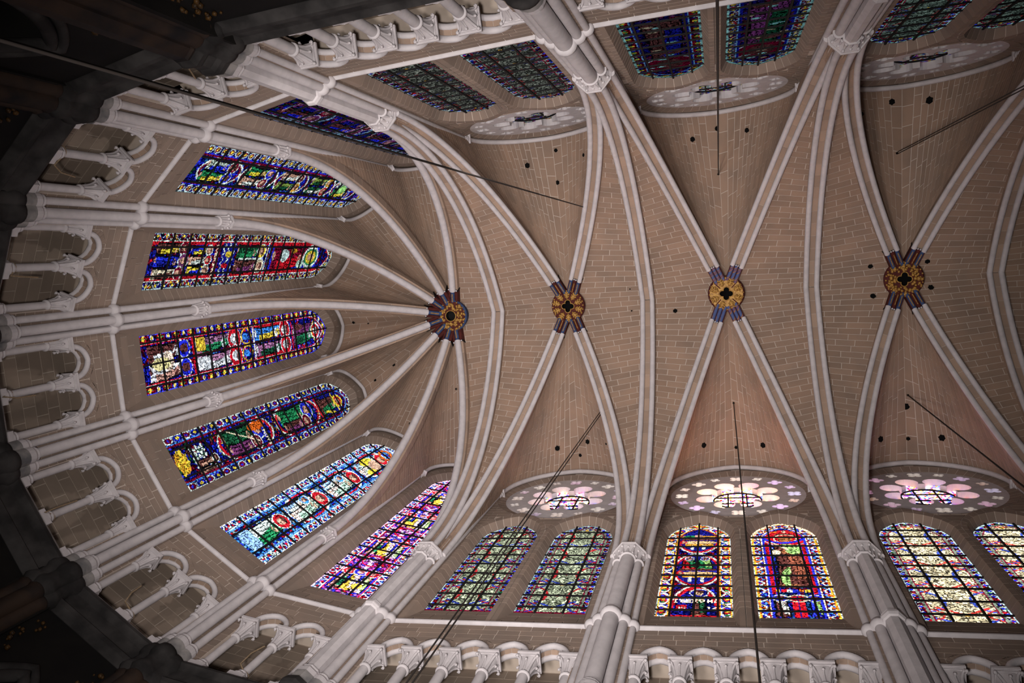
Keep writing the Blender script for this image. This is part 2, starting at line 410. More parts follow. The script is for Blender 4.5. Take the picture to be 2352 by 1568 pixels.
def blob(c, r, sq=1.0, n=6, m=4):
    V = [(c[0], c[1], c[2]-r*sq)]; F = []
    for i in range(1, m):
        a = PI*i/m
        for j in range(n): V.append((c[0]+r*math.sin(a)*math.cos(2*PI*j/n), c[1]+r*math.sin(a)*math.sin(2*PI*j/n), c[2]-r*sq*math.cos(a)))
    V.append((c[0], c[1], c[2]+r*sq)); L = len(V)-1
    for j in range(n): F.append([0, 1+(j+1) % n, 1+j])
    for i in range(m-2):
        for j in range(n): F.append([1+i*n+j, 1+i*n+(j+1) % n, 1+(i+1)*n+(j+1) % n, 1+(i+1)*n+j])
    for j in range(n): F.append([1+(m-2)*n+j, 1+(m-2)*n+(j+1) % n, L])
    return V, F
def boss(c, label, ribs, style):
    z = Z_BOSS-(0.40 if style == 0 else 0.13)
    e = thing('vault_boss', label, 'boss', (float(c[0]), float(c[1]), z)); WPOS[e.name] = (c[0], c[1], z)
    hole = foil(0, 0, 4, 0.155, 0.125, 0.08) if style else circle(0, 0, 0.24, 24)
    V, F = filled_plate(circle(0, 0, 0.70, 40), [hole], 0.42)
    mobj('ring', [(x+c[0], y+c[1], q+z+0.21) for x, y, q in V], F, M_GOLD if style == 2 else M_RED, e)
    V, F = lathe((c[0], c[1]), [(0.70, z+.04), (0.76, z+.08), (0.78, z+.16), (0.74, z+.24), (0.70, z+.62)], 40)
    mobj('rim', V, F[:-2], M_BLUE if style == 0 else M_RED, e, True)
    n = len(hole); V = [(x*.995+c[0], y*.995+c[1], z+0.02) for x, y in hole]+[(x*.995+c[0], y*.995+c[1], z+0.36) for x, y in hole]
    mobj('shaft_lining', V, [[i, (i+1) % n, n+(i+1) % n, n+i] for i in range(n)]+[list(range(n, 2*n))], M_HOLE if style else M_SOOT, e)  # lining and cap coloured black for the shade up the shaft
    V, F = tube([(x*1.06+c[0], y*1.06+c[1], z) for x, y in hole], 0.022, 6, closed=True); mobj('hole_moulding', V, F, M_GOLD, e, True)
    # gilt leaves: one object per leaf spray
    K = {0: 12, 1: 10, 2: 8, 3: 12}[style]
    for i in range(K):
        a = 2*PI*(i+.5)/K; mb = MB(); d = np.array([math.cos(a), math.sin(a)]); p = np.array([-d[1], d[0]])
        if style in (0, 3):
            for q in range(10):
                rr = 0.33+0.34*rng.random(); tt = (rng.random()-.5)*0.30
                P = np.array(c)+d*rr+p*tt; mb.add(*blob((P[0], P[1], z-.02), 0.045+0.035*rng.random(), 0.9))
        else:
            stem = [np.array([*(np.array(c)+d*rr), z-0.02-.05*math.sin((rr-.34)*9)]) for rr in np.linspace(.34, .66, 6)]
            mb.add(*tube(stem, [.025, .05, .06, .05, .045, .03], 6))
            for rr, ln in ((.40, .07), (.50, .10), (.60, .08)):
                for sg in (-1, 1):
                    q0 = np.array(c)+d*rr; q1 = q0+p*sg*ln+d*0.05
                    mb.add(*tube([[*q0, z-.03], [*((q0+q1)/2), z-.07], [*q1, z-.03]], [.035, .05, .03], 6))
                    mb.add(*blob((q1[0], q1[1], z-.03), 0.05))
        mb.build('gilt_leaf', M_GOLD, e, True)
    if style == 2:
        for i in range(4):
            a = PI/4+i*PI/2; V, F = tube([(c[0]+r_*math.cos(a), c[1]+r_*math.sin(a), z-.01) for r_ in (.34, .68)], .022, 6); mobj('red_groove', V, F, M_RED, e, True)
    for i in range(24):
        a = 2*PI*i/24; V, F = blob((c[0]+.70*math.cos(a), c[1]+.70*math.sin(a), z+.02), 0.045); mobj('gilt_bead', V, F, M_GOLD, e, True)
    # painted ends of the ribs
    for P in ribs:
        side = nrm(np.cross([0, 0, 1], P[-1]-P[0])*np.array([1, 1, 0])); d = nrm((P[0]-P[-1])*np.array([1, 1, 0]))
        Q = resample(P, 60); s = np.r_[0, np.cumsum(np.linalg.norm(np.diff(Q, axis=0), axis=1))]
        at = lambda x: np.stack([np.interp(x, s, Q[:, i]) for i in range(3)], -1)
        seg = at(np.linspace(s[-1]-1.40, s[-1]-(.68 if style == 0 else .60), 6))
        wd = 0.27 if len(ribs) == 4 else 0.24
        V, F = sweep(seg, side, [(-wd, 0.0), (wd, 0.0), (wd, -.40), (-wd, -.40)])
        st = mobj('painted_rib_end', V, F, M_RED, e)
        rl = [(-.17, .02, .075), (0, .02, .075), (.17, .02, .075)] if len(ribs) == 4 else [(0.0, .05, .10), (.17, .02, .05), (-.17, .02, .05)]
        for k2, (a, b, r) in enumerate(rl):
            V, F = sweep(seg, side, circ(a, b, r, 8)); mobj('painted_roll', V, F, (M_STRIPE if style == 2 else (M_BLUE if k2 != 1 else M_RED) if len(ribs) == 4 else (M_BLUE if k2 == 0 else M_RED)), st, True)
            if style != 2 and (len(ribs) == 4 or k2 == 0):
                V, F = sweep(seg[1:-1], side, circ(a, b+r*.72, r*.34, 6)); mobj('gilt_stripe', V, F, M_GOLD, st, True)
        for k2 in range(6):
            x = -wd+0.045+k2*(2*wd-.09)/5; pt = at(s[-1]-1.385)+side*x-np.array([0, 0, .05 if k2 % 2 else .075])
            V, F = blob(pt, 0.042); mobj('white_bead', V, F, M_WHITE, st, True)
        V, F = sweep(at(np.linspace(s[-1]-1.42, s[-1]-1.35, 3)), side, [(-wd-.02, .05), (wd+.02, .05), (wd+.02, -.42), (-wd-.02, -.42)]); mobj('dark_collar', V, F, M_SOOT, st)
boss(BOSS[0], 'gilded leaf boss with eight painted arms where the apse ribs meet', ARIBS, 0)
boss(BOSS[1], 'gilded boss of leaf sprays on oxblood red ground with dark blue arms', [diag(0, -1, 1, .36), diag(1, -1, 1, -.36), diag(0, 1, 1, .36), diag(1, 1, 1, -.36)], 1)
boss(BOSS[2], 'bright gilded boss with blue and orange spiral-painted arms', [diag(1, -1, 2, .36), diag(2, -1, 2, -.36), diag(1, 1, 2, .36), diag(2, 1, 2, -.36)], 2)
boss(BOSS[3], 'gilded leaf-wreath boss with vent holes in the cells around it', [diag(2, -1, 3, .36), diag(3, -1, 3, -.36), diag(2, 1, 3, .36), diag(3, 1, 3, -.36)], 3)

# ------------------------------------------------------------------ walls
def pointed(mid, half, z0, zs, za, nj, na):
    """outline of a pointed opening from bottom left over the head to bottom right -> (s,z) array"""
    ri = za-zs; c = (half*half+ri*ri)/(2*half); th = math.atan2(ri, c-half)
    L = [(mid-half, z) for z in np.linspace(z0, zs, nj+1)]
    A = [(mid-half+c-c*math.cos(q), zs+c*math.sin(q)) for q in np.linspace(0, th, na+1)][1:]
    R = [(2*mid-s, z) for s, z in (L+A)[::-1]][1:]
    return np.array(L+A+R)
def half_at(z, half, zs, za):
    """half width of a pointed opening at height z"""
    if z <= zs: return half
    if z >= za: return 0.0
    ri = za-zs; c = (half*half+ri*ri)/(2*half); return max(0.0, half-c+math.sqrt(max(c*c-(z-zs)**2, 0)))
def bent_stone(parent, rows0, rows1, inw, material, h=0.014, gap=GAP):
    """stone spanning the strips between consecutive rows; rows0/rows1 = lists of 3D points at its two joints"""
    A = np.array(rows0); B = np.array(rows1); d = B-A; l = np.linalg.norm(d, axis=1, keepdims=True); l[l < 1e-6] = 1e-6
    f = np.minimum(gap/l, .3); A2 = A+d*f; B2 = B-d*f; n = len(A)
    # small inset at the two outer ends too
    for Q in (A2, B2):
        v = Q[1]-Q[0]; Q[0] += v*min(.3, .006/max(np.linalg.norm(v), 1e-6))
    N = []
    for i in range(n):
        a = A2[min(i+1, n-1)]-A2[max(i-1, 0)]; nn = nrm(np.cross(a, d[i]));
        if nn @ inw < 0: nn = -nn
        N.append(nn)
    N = np.array(N)
    V = np.vstack([A2+N*h, B2+N*h, A2-N*.03, B2-N*.03]); F = []
    for i in range(n-1):
        F.append([i, i+1, n+i+1, n+i])
        F.append([2*n+i, 2*n+i+1, i+1, i]); F.append([n+i, n+i+1, 3*n+i+1, 3*n+i])
    F += [[0, n, 3*n, 2*n], [n-1, 2*n+n-1, 4*n-1, 2*n-1]]
    return mobj('stone', V, F, material, parent)
def reveal(parent, bay, rows, material, mb, foot=None):
    """rows: list of (outline (s,z) array, off). Stones along the outline, bent over all rows; backing into mb"""
    if foot is not None:                          # carry the outer rows down to the sloping sill
        ext = lambda o, z: np.vstack([[(o[0][0], z)], o, [(o[-1][0], z)]])
        rows = [(ext(out, foot if j < len(rows)-1 else out[0][1]-.004), off) for j, (out, off) in enumerate(rows)]
    P = [np.array([bay.p(s, off, z) for s, z in out]) for out, off in rows]; K = len(P[0]); n = len(P)
    V = [P[j][i] for i in range(K) for j in range(n)]
    F = [[i*n+j, i*n+j+1, (i+1)*n+j+1, (i+1)*n+j] for i in range(K-1) for j in range(n-1)]
    mb.add(V, F)
    for i in range(K-1):
        bent_stone(parent, [P[j][i] for j in range(n)], [P[j][i+1] for j in range(n)], bay.inw, material)
def free_spans(s0, s1, blk):
    free = [(s0, s1)]
    for (x, y) in blk:
        nf = []
        for (p, q) in free:
            if y <= p or x >= q: nf.append((p, q)); continue
            if x > p: nf.append((p, x))
            if y < q: nf.append((y, q))
        free = nf
    return [f for f in free if f[1]-f[0] > .004]
def courses(parent, bay, z0, z1, s0, s1, off, blocked, material, ch=0.31, ln=0.78, slope=None):
    """courses of stone on a wall face, trimmed obliquely against openings"""
    n = max(1, int(round((z1-z0)/ch))); zz = np.linspace(z0, z1, n+1)
    o_at = slope if slope else (lambda z: off)
    for i in range(n):
        a, b = zz[i], zz[i+1]
        fa, fb = free_spans(s0, s1, blocked(a+.005)), free_spans(s0, s1, blocked(b-.005))
        if len(fa) != len(fb): fa = fb = free_spans(s0, s1, blocked(a+.005)+blocked(b-.005)+blocked((a+b)/2))
        for (p, q), (p2, q2) in zip(fa, fb):
            lo, hi = min(p, p2), max(q, q2); l = hi-lo
            if l < 0.06: continue
            cuts = [lo]; x = lo+ln*(0.5 if i % 2 else 1.0)*rng.uniform(.85, 1.1)
            while x < hi-0.25: cuts.append(x); x += ln*rng.uniform(.85, 1.15)
            cuts.append(hi)
            for u, v in zip(cuts[:-1], cuts[1:]):
                ua, ub = max(u, p), max(u, p2); va, vb = min(v, q), min(v, q2)
                ua, va = (ua, va) if va > ua else ((p, p+.012) if u <= lo+.5 else (q-.012, q)); ub, vb = (ub, vb) if vb > ub else ((p2, p2+.012) if u <= lo+.5 else (q2-.012, q2))
                stone(parent, [bay.p(ua, o_at(a), a), bay.p(va, o_at(a), a), bay.p(vb, o_at(b), b), bay.p(ub, o_at(b), b)], bay.inw+np.array([0, 0, -.1]), material)
def plate2wall(bay, outer, holes, off, depth):
    V, F = filled_plate([tuple(p) for p in outer], holes, depth)
    return [bay.p(x, off+depth/2-z, y) for x, y, z in V], F
def quadstrip(bay, pts, off): return [bay.p(s, off, z) for s, z in pts]

TRI = {}                                          # triforium column spots per bay
def triforium(name, bay, cols, desc, half_roll, parentwall, mb):
    """pierced lower wall of a bay: outline, face stones, then arches as things"""
    o = bay.o; x0, x1 = cols[0]-0.10, cols[-1]+0.10; pitch = cols[1]-cols[0]; hw = pitch/2-0.115
    out = [(0.0, Z_SILL), (x0, Z_SILL), (x0, Z_ABA)]
    for a, b in zip(cols[:-1], cols[1:]):
        out += [tuple(q) for q in pointed((a+b)/2, hw, Z_ABA, Z_ABA+.02, Z_TAPEX-0.07, 1, 7)]
    out += [(x1, Z_ABA), (x1, Z_SILL), (bay.L, Z_SILL), (bay.L, Z_STR), (0.0, Z_STR)]
    cl = [out[0]]
    for q in out[1:]:
        if abs(q[0]-cl[-1][0])+abs(q[1]-cl[-1][1]) > 1e-4: cl.append(q)
    V, F = plate2wall(bay, cl, [], o, 0.30); mb.add(V, F)
    ext = hw+0.30
    def blocked(z):
        bl = []
        if z < Z_ABA: return [(x0, x1)]
        for a, b in zip(cols[:-1], cols[1:]):
            h = min(half_at(z, ext, Z_ABA, Z_TAPEX+0.165), pitch/2-.012)
            if h > 0: bl.append(((a+b)/2-h, (a+b)/2+h))
        return bl
    courses(parentwall, bay, Z_SILL+.25, Z_ABA, 0.12, bay.L-.12, o, blocked, M_WALL, ch=0.30, ln=0.72)
    courses(parentwall, bay, Z_ABA, Z_STR-.02, 0.12, bay.L-.12, o, blocked, M_WALL, ch=0.25, ln=0.72)
    for k, (a, b) in enumerate(zip(cols[:-1], cols[1:])):
        mid = (a+b)/2; base = bay.p(mid, o, Z_ABA)
        lab = ('twin-roll triforium arch beneath the '+desc+' on the side of '+neighbours(desc)[k]) if len(cols) == 3 else (ORD[k]+' twin-roll triforium arch counted from the apse beneath the '+desc)
        e = thing('triforium_arch', lab, 'arch', tuple(map(float, base)), 'triforium arches beneath the '+desc)
        WPOS[e.name] = tuple(base)
        I = pointed(mid, hw, Z_ABA, Z_ABA+.02, Z_TAPEX-.07, 1, 7)
        for off in (o-0.015, o+0.27):
            V, F = tube([bay.p(s, off, z) for s, z in I], half_roll, 8); mobj('roll_moulding', V, F, M_WHITE, e, True)
        O = pointed(mid, ext-.02, Z_ABA, Z_ABA+.02, Z_TAPEX+.155, 1, 7)
        R = [[bay.p(*x) for x in ((s, o-.004, z), (q, o-.004, w))] for (s, z), (q, w) in zip(O, I)]
        lim = lambda x: min(max(x, a+.01), b-.01)
        for i in range(1, len(I)-2):
            q = [bay.p(lim(O[i][0]), o, O[i][1]), bay.p(lim(O[i+1][0]), o, O[i+1][1]), bay.p(I[i+1][0], o, I[i+1][1]), bay.p(I[i][0], o, I[i][1])]
            if i % 2 == 1 or True: stone(e, q, bay.inw, M_WALL, name='voussoir', gap=.010)
        cen = bay.p(mid, o+.2, Z_ABA-.3)
        for i in range(1, len(I)-2, 2):
            j = min(i+2, len(I)-2)
            q = [bay.p(I[i][0], o+.05, I[i][1]), bay.p(I[j][0], o+.05, I[j][1]), bay.p(I[j][0], o+.21, I[j][1]), bay.p(I[i][0], o+.21, I[i][1])]
            stone(e, q, cen-np.mean(q, 0), M_RIBST, name='soffit_stone', gap=.012, h=.02)
    # passage behind
    pw = thing('wall_'+name+'_passage', 'shadowed masonry back wall of the triforium passage beneath the '+desc, 'wall', tuple(map(float, bay.p(bay.mid, o+1.1, Z_SILL))), kind='structure'); WPOS[pw.name] = tuple(bay.p(bay.mid, o+1.1, Z_SILL))
    m2 = MB(); B = o+1.15
    m2.add([bay.p(-.6, B, Z_SILL-.3), bay.p(bay.L+.6, B, Z_SILL-.3), bay.p(bay.L+.6, B, Z_STR), bay.p(-.6, B, Z_STR)], [[0, 1, 2, 3]])
    m2.add([bay.p(-.6, o+.3, Z_STR-.25), bay.p(bay.L+.6, o+.3, Z_STR-.25), bay.p(bay.L+.6, B, Z_STR-.25), bay.p(-.6, B, Z_STR-.25)], [[0, 1, 2, 3]])
    m2.build('joint_surface', M_MORTD, pw)
    courses(pw, bay, Z_SILL-.2, Z_STR-.3, -.3, bay.L+.3, B, lambda z: [], M_BACK, ch=0.42, ln=0.95)
    TRI[desc] = (bay, cols)

TN = [0]
def trim(label, V, F, material):
    TN[0] += 1; o = mobj('trim_%d' % TN[0], V, F, material); return tag(o, label, 'moulding', kind='structure')
def band(bay, s0, s1, prof):
    """prof: closed list of (off, z)"""
    n = len(prof); V = [bay.p(s0, o, z) for o, z in prof]+[bay.p(s1, o, z) for o, z in prof]
    return V, [[i, (i+1) % n, n+(i+1) % n, n+i] for i in range(n)]+[list(range(n))[::-1], list(range(n, 2*n))]
def lower_zone(name, bay, desc, apse):
    """string courses and the sooty arcade below the triforium"""
    o = bay.o
    V, F = band(bay, 0.0, bay.L, [(o+.1, Z_STR-.02), (o-.04, Z_STR-.02), (o-.10, Z_STR+.03), (o-.10, Z_STR+.08), (o-.02, Z_STR+.11), (o+.1, Z_STR+.11)])
    trim('thin white string course at the foot of the '+desc, V, F, M_WHITE)
    V, F = band(bay, -.05, bay.L+.05, [(o+1.3, Z_SILL), (o-.10, Z_SILL), (o-.10, Z_SILL+.10), (o-.02, Z_SILL+.22), (o+1.3, Z_SILL+.22)])
    trim('stained grey sill slab of the triforium beneath the '+desc, V, F, M_GREY)
    V, F = band(bay, -.05, bay.L+.05, [(o+.3, Z_SILL+.02), (o-.20, Z_SILL+.02), (o-.24, Z_SILL-.10), (o-.14, Z_SILL-.28), (o-.10, Z_SILL-.62), (o-.22, Z_SILL-.74), (o-.20, Z_SILL-.86), (o-.02, Z_SILL-1.0), (o+.3, Z_SILL-1.0)])
    trim('soot-blackened cornice under the triforium beneath the '+desc, V, F, M_DARK)
    half = bay.L/2-(.62 if apse else 1.05); za = 14.4 if apse else 14.6; zs = za-(2.6 if apse else 4.0)
    A = [tuple(q) for q in pointed(bay.mid, half, 0.0, zs, za, 1, 14)]
    out = [(0, 0.0)]+A+[(bay.L, 0.0), (bay.L, Z_SILL-.9), (0, Z_SILL-.9)]
    V, F = plate2wall(bay, out, [], o, 0.9)
    e = thing('wall_'+name+'_arcade', 'soot-black arcade wall far below the '+desc, 'wall', tuple(map(float, bay.p(bay.mid, o, 0))), kind='structure'); WPOS[e.name] = tuple(bay.p(bay.mid, o, 0))
    mobj('masonry', V, F, M_SOOT, e)
    for d, r in ((.0, .14), (.26, .10)):
        V, F = tube([bay.p(bay.mid+(s-bay.mid)*(1+d/half), o-.02-d*.1, z+d*(1 if z > zs else 0)) for s, z in A], r, 8); mobj('roll_moulding', V, F, M_DARK, e, True)

# --- apse bays
OGA = 0.64; AH, AZ0, AZS, AZA = 0.985, 22.72, 33.35, 35.0
for i, b in enumerate(APB):
    e = thing('wall_apse', 'painted masonry wall of the apse bay holding the '+WN[i], 'wall', tuple(map(float, b.p(b.mid, b.o, Z_SILL))), kind='structure'); WPOS[e.name] = tuple(b.p(b.mid, b.o, Z_SILL))
    mb = MB()
    sc = (b.L-1.0)/2
    cols = [b.mid-1.12, b.mid, b.mid+1.12]
    triforium('apse', b, cols, WN[i], 0.08, e, mb)
    nj, na = 32, 8
    I = pointed(b.mid, AH, AZ0, AZS, AZA, nj, na); M = pointed(b.mid, AH+.27, AZ0, AZS, AZA+.34, nj, na); O = pointed(b.mid, b.mid-.12, AZ0, AZS, AZA+.75, nj, na)
    reveal(e, b, [(O, b.o), (M, b.o+.01), (I, OGA)], M_WALL, mb, Z_STR+.1)
    lo = lambda z: b.o+(OGA-b.o)*(z-Z_STR-.1)/(AZ0-Z_STR-.1)
    mb.add([b.p(0, b.o, Z_STR), b.p(b.L, b.o, Z_STR), b.p(b.L, OGA+.0, AZ0), b.p(0, OGA, AZ0)], [[0, 1, 2, 3]])
    courses(e, b, Z_STR+.1, AZ0, 0.15, b.L-.15, 0, lambda z: [], M_WALL, ch=.36, slope=lo)
    # masonry behind the wall rib, closing the bay up to the vault
    V, F = plate2wall(b, [(-.1, AZS-1)]+[tuple(q) for q in pointed(b.mid, AH+.25, AZS-1, AZS, AZA+.32, 1, 10)]+[(b.L+.1, AZS-1), (b.L+.1, 37.3), (-.1, 37.3)], [], b.o+.006, .05)
    mobj('head_masonry', V, F, M_WALL, e)
    mb.add([b.p(-.2, OGA+.10, Z_STR), b.p(b.mid-AH-.02, OGA+.10, Z_STR), b.p(b.mid-AH-.02, OGA+.10, 37.2), b.p(-.2, OGA+.10, 37.2)], [[0, 1, 2, 3]])
    mb.add([b.p(b.L+.2, OGA+.10, Z_STR), b.p(b.mid+AH+.02, OGA+.10, Z_STR), b.p(b.mid+AH+.02, OGA+.10, 37.2), b.p(b.L+.2, OGA+.10, 37.2)], [[0, 1, 2, 3]])
    mb.build('joint_surface', M_MORT, e)
    lower_zone('apse', b, WN[i], True)

# --- straight bays: two lancets and a rose each
OGS = 1.02; LH, LZ0, LZS, LZA = 1.083, 22.66, 28.55, 30.12; LC = 1.405
RO_Z, RO_R, RO_OFF = 33.0, 2.60, 0.84
def lancet_centres(b): return (b.mid-LC, b.mid+LC)
for side, bays, names, nm in ((-1, NB, NN, 'north'), (1, SB, SN, 'south')):
    for k, b in enumerate(bays):
        e = thing('wall_'+nm, 'painted masonry wall of the straight bay holding the '+names[k], 'wall', tuple(map(float, b.p(b.mid, b.o, Z_SILL))), kind='structure'); WPOS[e.name] = tuple(b.p(b.mid, b.o, Z_SILL))
        mb = MB(); cols = [b.mid+1.06*(j-2.5) for j in range(6)]
        triforium(nm, b, cols, names[k], 0.088, e, mb)
        cs = lancet_centres(b); nj, na = 17, 7
        for c in cs:
            I = pointed(c, LH, LZ0, LZS, LZA, nj, na); M = pointed(c, LH+.17, LZ0, LZS, LZA+.20, nj, na); O = pointed(c, LH+.315, LZ0, LZS, LZA+.62, nj, na)
            reveal(e, b, [(O, b.o), (M, b.o+.01), (I, OGS)], M_WALL, mb, Z_STR+.1)
        lo = lambda z: b.o+(OGS-b.o)*(z-Z_STR-.1)/(LZ0-Z_STR-.1)
        mb.add([b.p(0, b.o, Z_STR), b.p(b.L, b.o, Z_STR), b.p(b.L, OGS, LZ0), b.p(0, OGS, LZ0)], [[0, 1, 2, 3]])
        courses(e, b, Z_STR+.1, LZ0, 0.3, b.L-.3, 0, lambda z: [], M_WALL, ch=.42, ln=.9, slope=lo)
        for s0, s1 in ((0.0, cs[0]-LH-.25), (cs[1]+LH+.25, b.L)):
            mb.add([b.p(s0, b.o+.02, Z_STR), b.p(s1, b.o+.02, Z_STR), b.p(s1, b.o+.02, LZS+.5), b.p(s0, b.o+.02, LZS+.5)], [[0, 1, 2, 3]])
            courses(e, b, Z_STR+.1, LZS-.1, s0+.5 if s0 == 0 else s0, s1 if s0 == 0 else s1-.5, b.o+.02, lambda z: [], M_WALL, ch=.345)
        # flat wall round the rose, up to the wall rib
        ring = RO_R+0.36
        def blocked(z):
            bl = []
            for c in cs:
                h = half_at(z, LH+.315, LZS, LZA+.62)
                if h > 0: bl.append((c-h, c+h))
            q = ring*ring-(z-RO_Z)**2
            if q > 0: bl.append((b.mid-math.sqrt(q), b.mid+math.sqrt(q)))
            hh = FO_H*b.L/6.95; h2 = half_at(z, hh+.1, FO_ZS, FO_ZA+.15)
            bl += [(-9, b.mid-h2), (b.mid+h2, 99)]
            return bl
        courses(e, b, LZS-.1, FO_ZA, 0.3, b.L-.3, b.o, blocked, M_WALL, ch=.30, ln=.7)
        out = [(0.0, LZS-.6)]+[tuple(q) for c in cs for q in pointed(c, LH+.16, LZS-.6, LZS, LZA+.19, 1, 10)]+[(b.L, LZS-.6), (b.L, 37.3), (0.0, 37.3)]
        holes = [circle(b.mid, RO_Z, ring-.01, 56)]
        V, F = plate2wall(b, out, holes, b.o+.004, 0.05); mb.add(V, F)
        A = np.linspace(0, 2*PI, 53)
        R0 = np.array([(b.mid+ring*math.cos(a), RO_Z+ring*math.sin(a)) for a in A]); R1 = np.array([(b.mid+RO_R*math.cos(a), RO_Z+RO_R*math.sin(a)) for a in A])
        reveal(e, b, [(R0, b.o), (R1, RO_OFF)], M_WALL, mb)
        mb.build('joint_surface', M_MORT, e)
        lower_zone(nm, b, names[k], False)

# ------------------------------------------------------------------ capitals and columns
def crocket(p0, d, h, reach, w, up=(0, 0, 1)):
    """curling leaf from p0, rising h and reaching out along d; returns one mesh"""
    p0 = np.array(p0, float); d = np.array([d[0], d[1], 0.0]); mb = MB()
    P = [p0+d*reach*x+np.array([0, 0, h*z]) for x, z in ((0, 0), (.10, .30), (.30, .60), (.66, .86), (1.0, .94), (1.10, .80), (.98, .70))]
    mb.add(*tube(P, [w*.9, w, w*.9, w*.75, w*.7, w*.7, w*.4], 6)); mb.add(*blob(P[-2], w*1.05)); return mb
def square_capital(e, c, ang, r, z0, z1, a, m=M_WHITE):
    """neck ring, bell, abacus and eight leaves under e"""
    ca, sa = math.cos(ang), math.sin(ang); R = lambda x, y: (c[0]+ca*x-sa*y, c[1]+sa*x+ca*y)
    zb = z1-0.20*(z1-z0)
    V, F = lathe(c, [(r, z0-.05), (r+.035, z0-.04), (r+.045, z0), (r+.035, z0+.035), (r, z0+.045)], 14); mobj('neck_ring', V, F, m, e, True)
    cap = None
    n = 16; V = []; F = []; K = 6
    for i in range(K):
        t = i/(K-1); z = z0+.03+(zb-z0-.03)*t; f = t**1.5
        for j in range(n):
            q = 2*PI*j/n+PI/n; x, y = math.cos(q), math.sin(q); s = max(abs(x), abs(y)); sq = (a*.86)/s
            rad = r*(1-f)+ (sq*.55+a*.8*.45)*f; V.append((*R(x*rad, y*rad), z))
    for i in range(K-1):
        for j in range(n): F.append([i*n+j, i*n+(j+1) % n, (i+1)*n+(j+1) % n, (i+1)*n+j])
    F.append(list(range((K-1)*n, K*n)))
    cap = mobj('capital', V, F, m, e, True)
    mb = MB()
    for (h0, h1, s) in ((0, .30, .86), (.30, .46, .92), (.46, 1.0, 1.0)):
        sq = [R(x*a*s, y*a*s) for x, y in ((-1, -1), (1, -1), (1, 1), (-1, 1))]; mb.add(*prism(sq, zb+(z1-zb)*h0, zb+(z1-zb)*h1))
    mb.build('abacus', m, cap)
    for i in range(8):
        q = i*PI/4; d = (math.cos(q+ang), math.sin(q+ang)); corner = i % 2 == 1
        reach = (a*1.22-r) if corner else (a*.86-r)
        mbk = crocket((c[0]+d[0]*r*.95, c[1]+d[1]*r*.95, z0+.04), d, (zb-z0)*(1.0 if corner else .74), max(reach, .06), .045 if corner else .035)
        mbk.build('leaf', m, cap, True)
    return cap
def column_proto(r, a):
    e = thing('triforium_column', 'proto', 'column', (0, 0, Z_BASE-.13)); WPOS[e.name] = (0, 0, Z_BASE-.13)
    z = Z_BASE-.13
    mb = MB(); s = r+.11; mb.add(*prism([(-s, -s), (s, -s), (s, s), (-s, s)], z, z+.16))
    mb.add(*lathe((0, 0), [(r+.105, z+.16), (r+.115, z+.20), (r+.09, z+.25), (r+.035, z+.28), (r+.03, z+.31), (r+.055, z+.34), (r+.045, z+.38), (r, z+.40)], 16)); mb.build('base', M_WHITE, e)
    V, F = lathe((0, 0), [(r, z+.38), (r*.985, Z_NECK)], 18); mobj('shaft', V, F, M_WHITE, e, True)
    square_capital(e, (0, 0), 0.0, r, Z_NECK, Z_ABA, a)
    return e
protoA = column_proto(0.105, 0.26); protoS = column_proto(0.130, 0.285)
used = {id(protoA): False, id(protoS): False}
for desc, (b, cols) in TRI.items():
    pr = protoA if len(cols) == 3 else protoS
    for j, s in enumerate(cols):
        if b in (SB[2],) and j > 3: continue
        o = pr if not used[id(pr)] else copy_tree(pr)
        used[id(pr)] = True
        o.location = b.p(s, b.o+.13, Z_BASE-.13).tolist(); o.rotation_euler = (0, 0, math.atan2(b.t[1], b.t[0]))
        if len(cols) == 3: lab = ('middle white triforium column beneath the '+desc) if j == 1 else ('white triforium column beneath the '+desc+' on the side of '+neighbours(desc)[j//2])
        else: lab = ORD[j]+' white leaf-capital triforium column counted from the apse beneath the '+desc
        tag(o, lab, 'column', 'triforium columns beneath the '+desc)
        WPOS[o.name] = tuple(o.location)

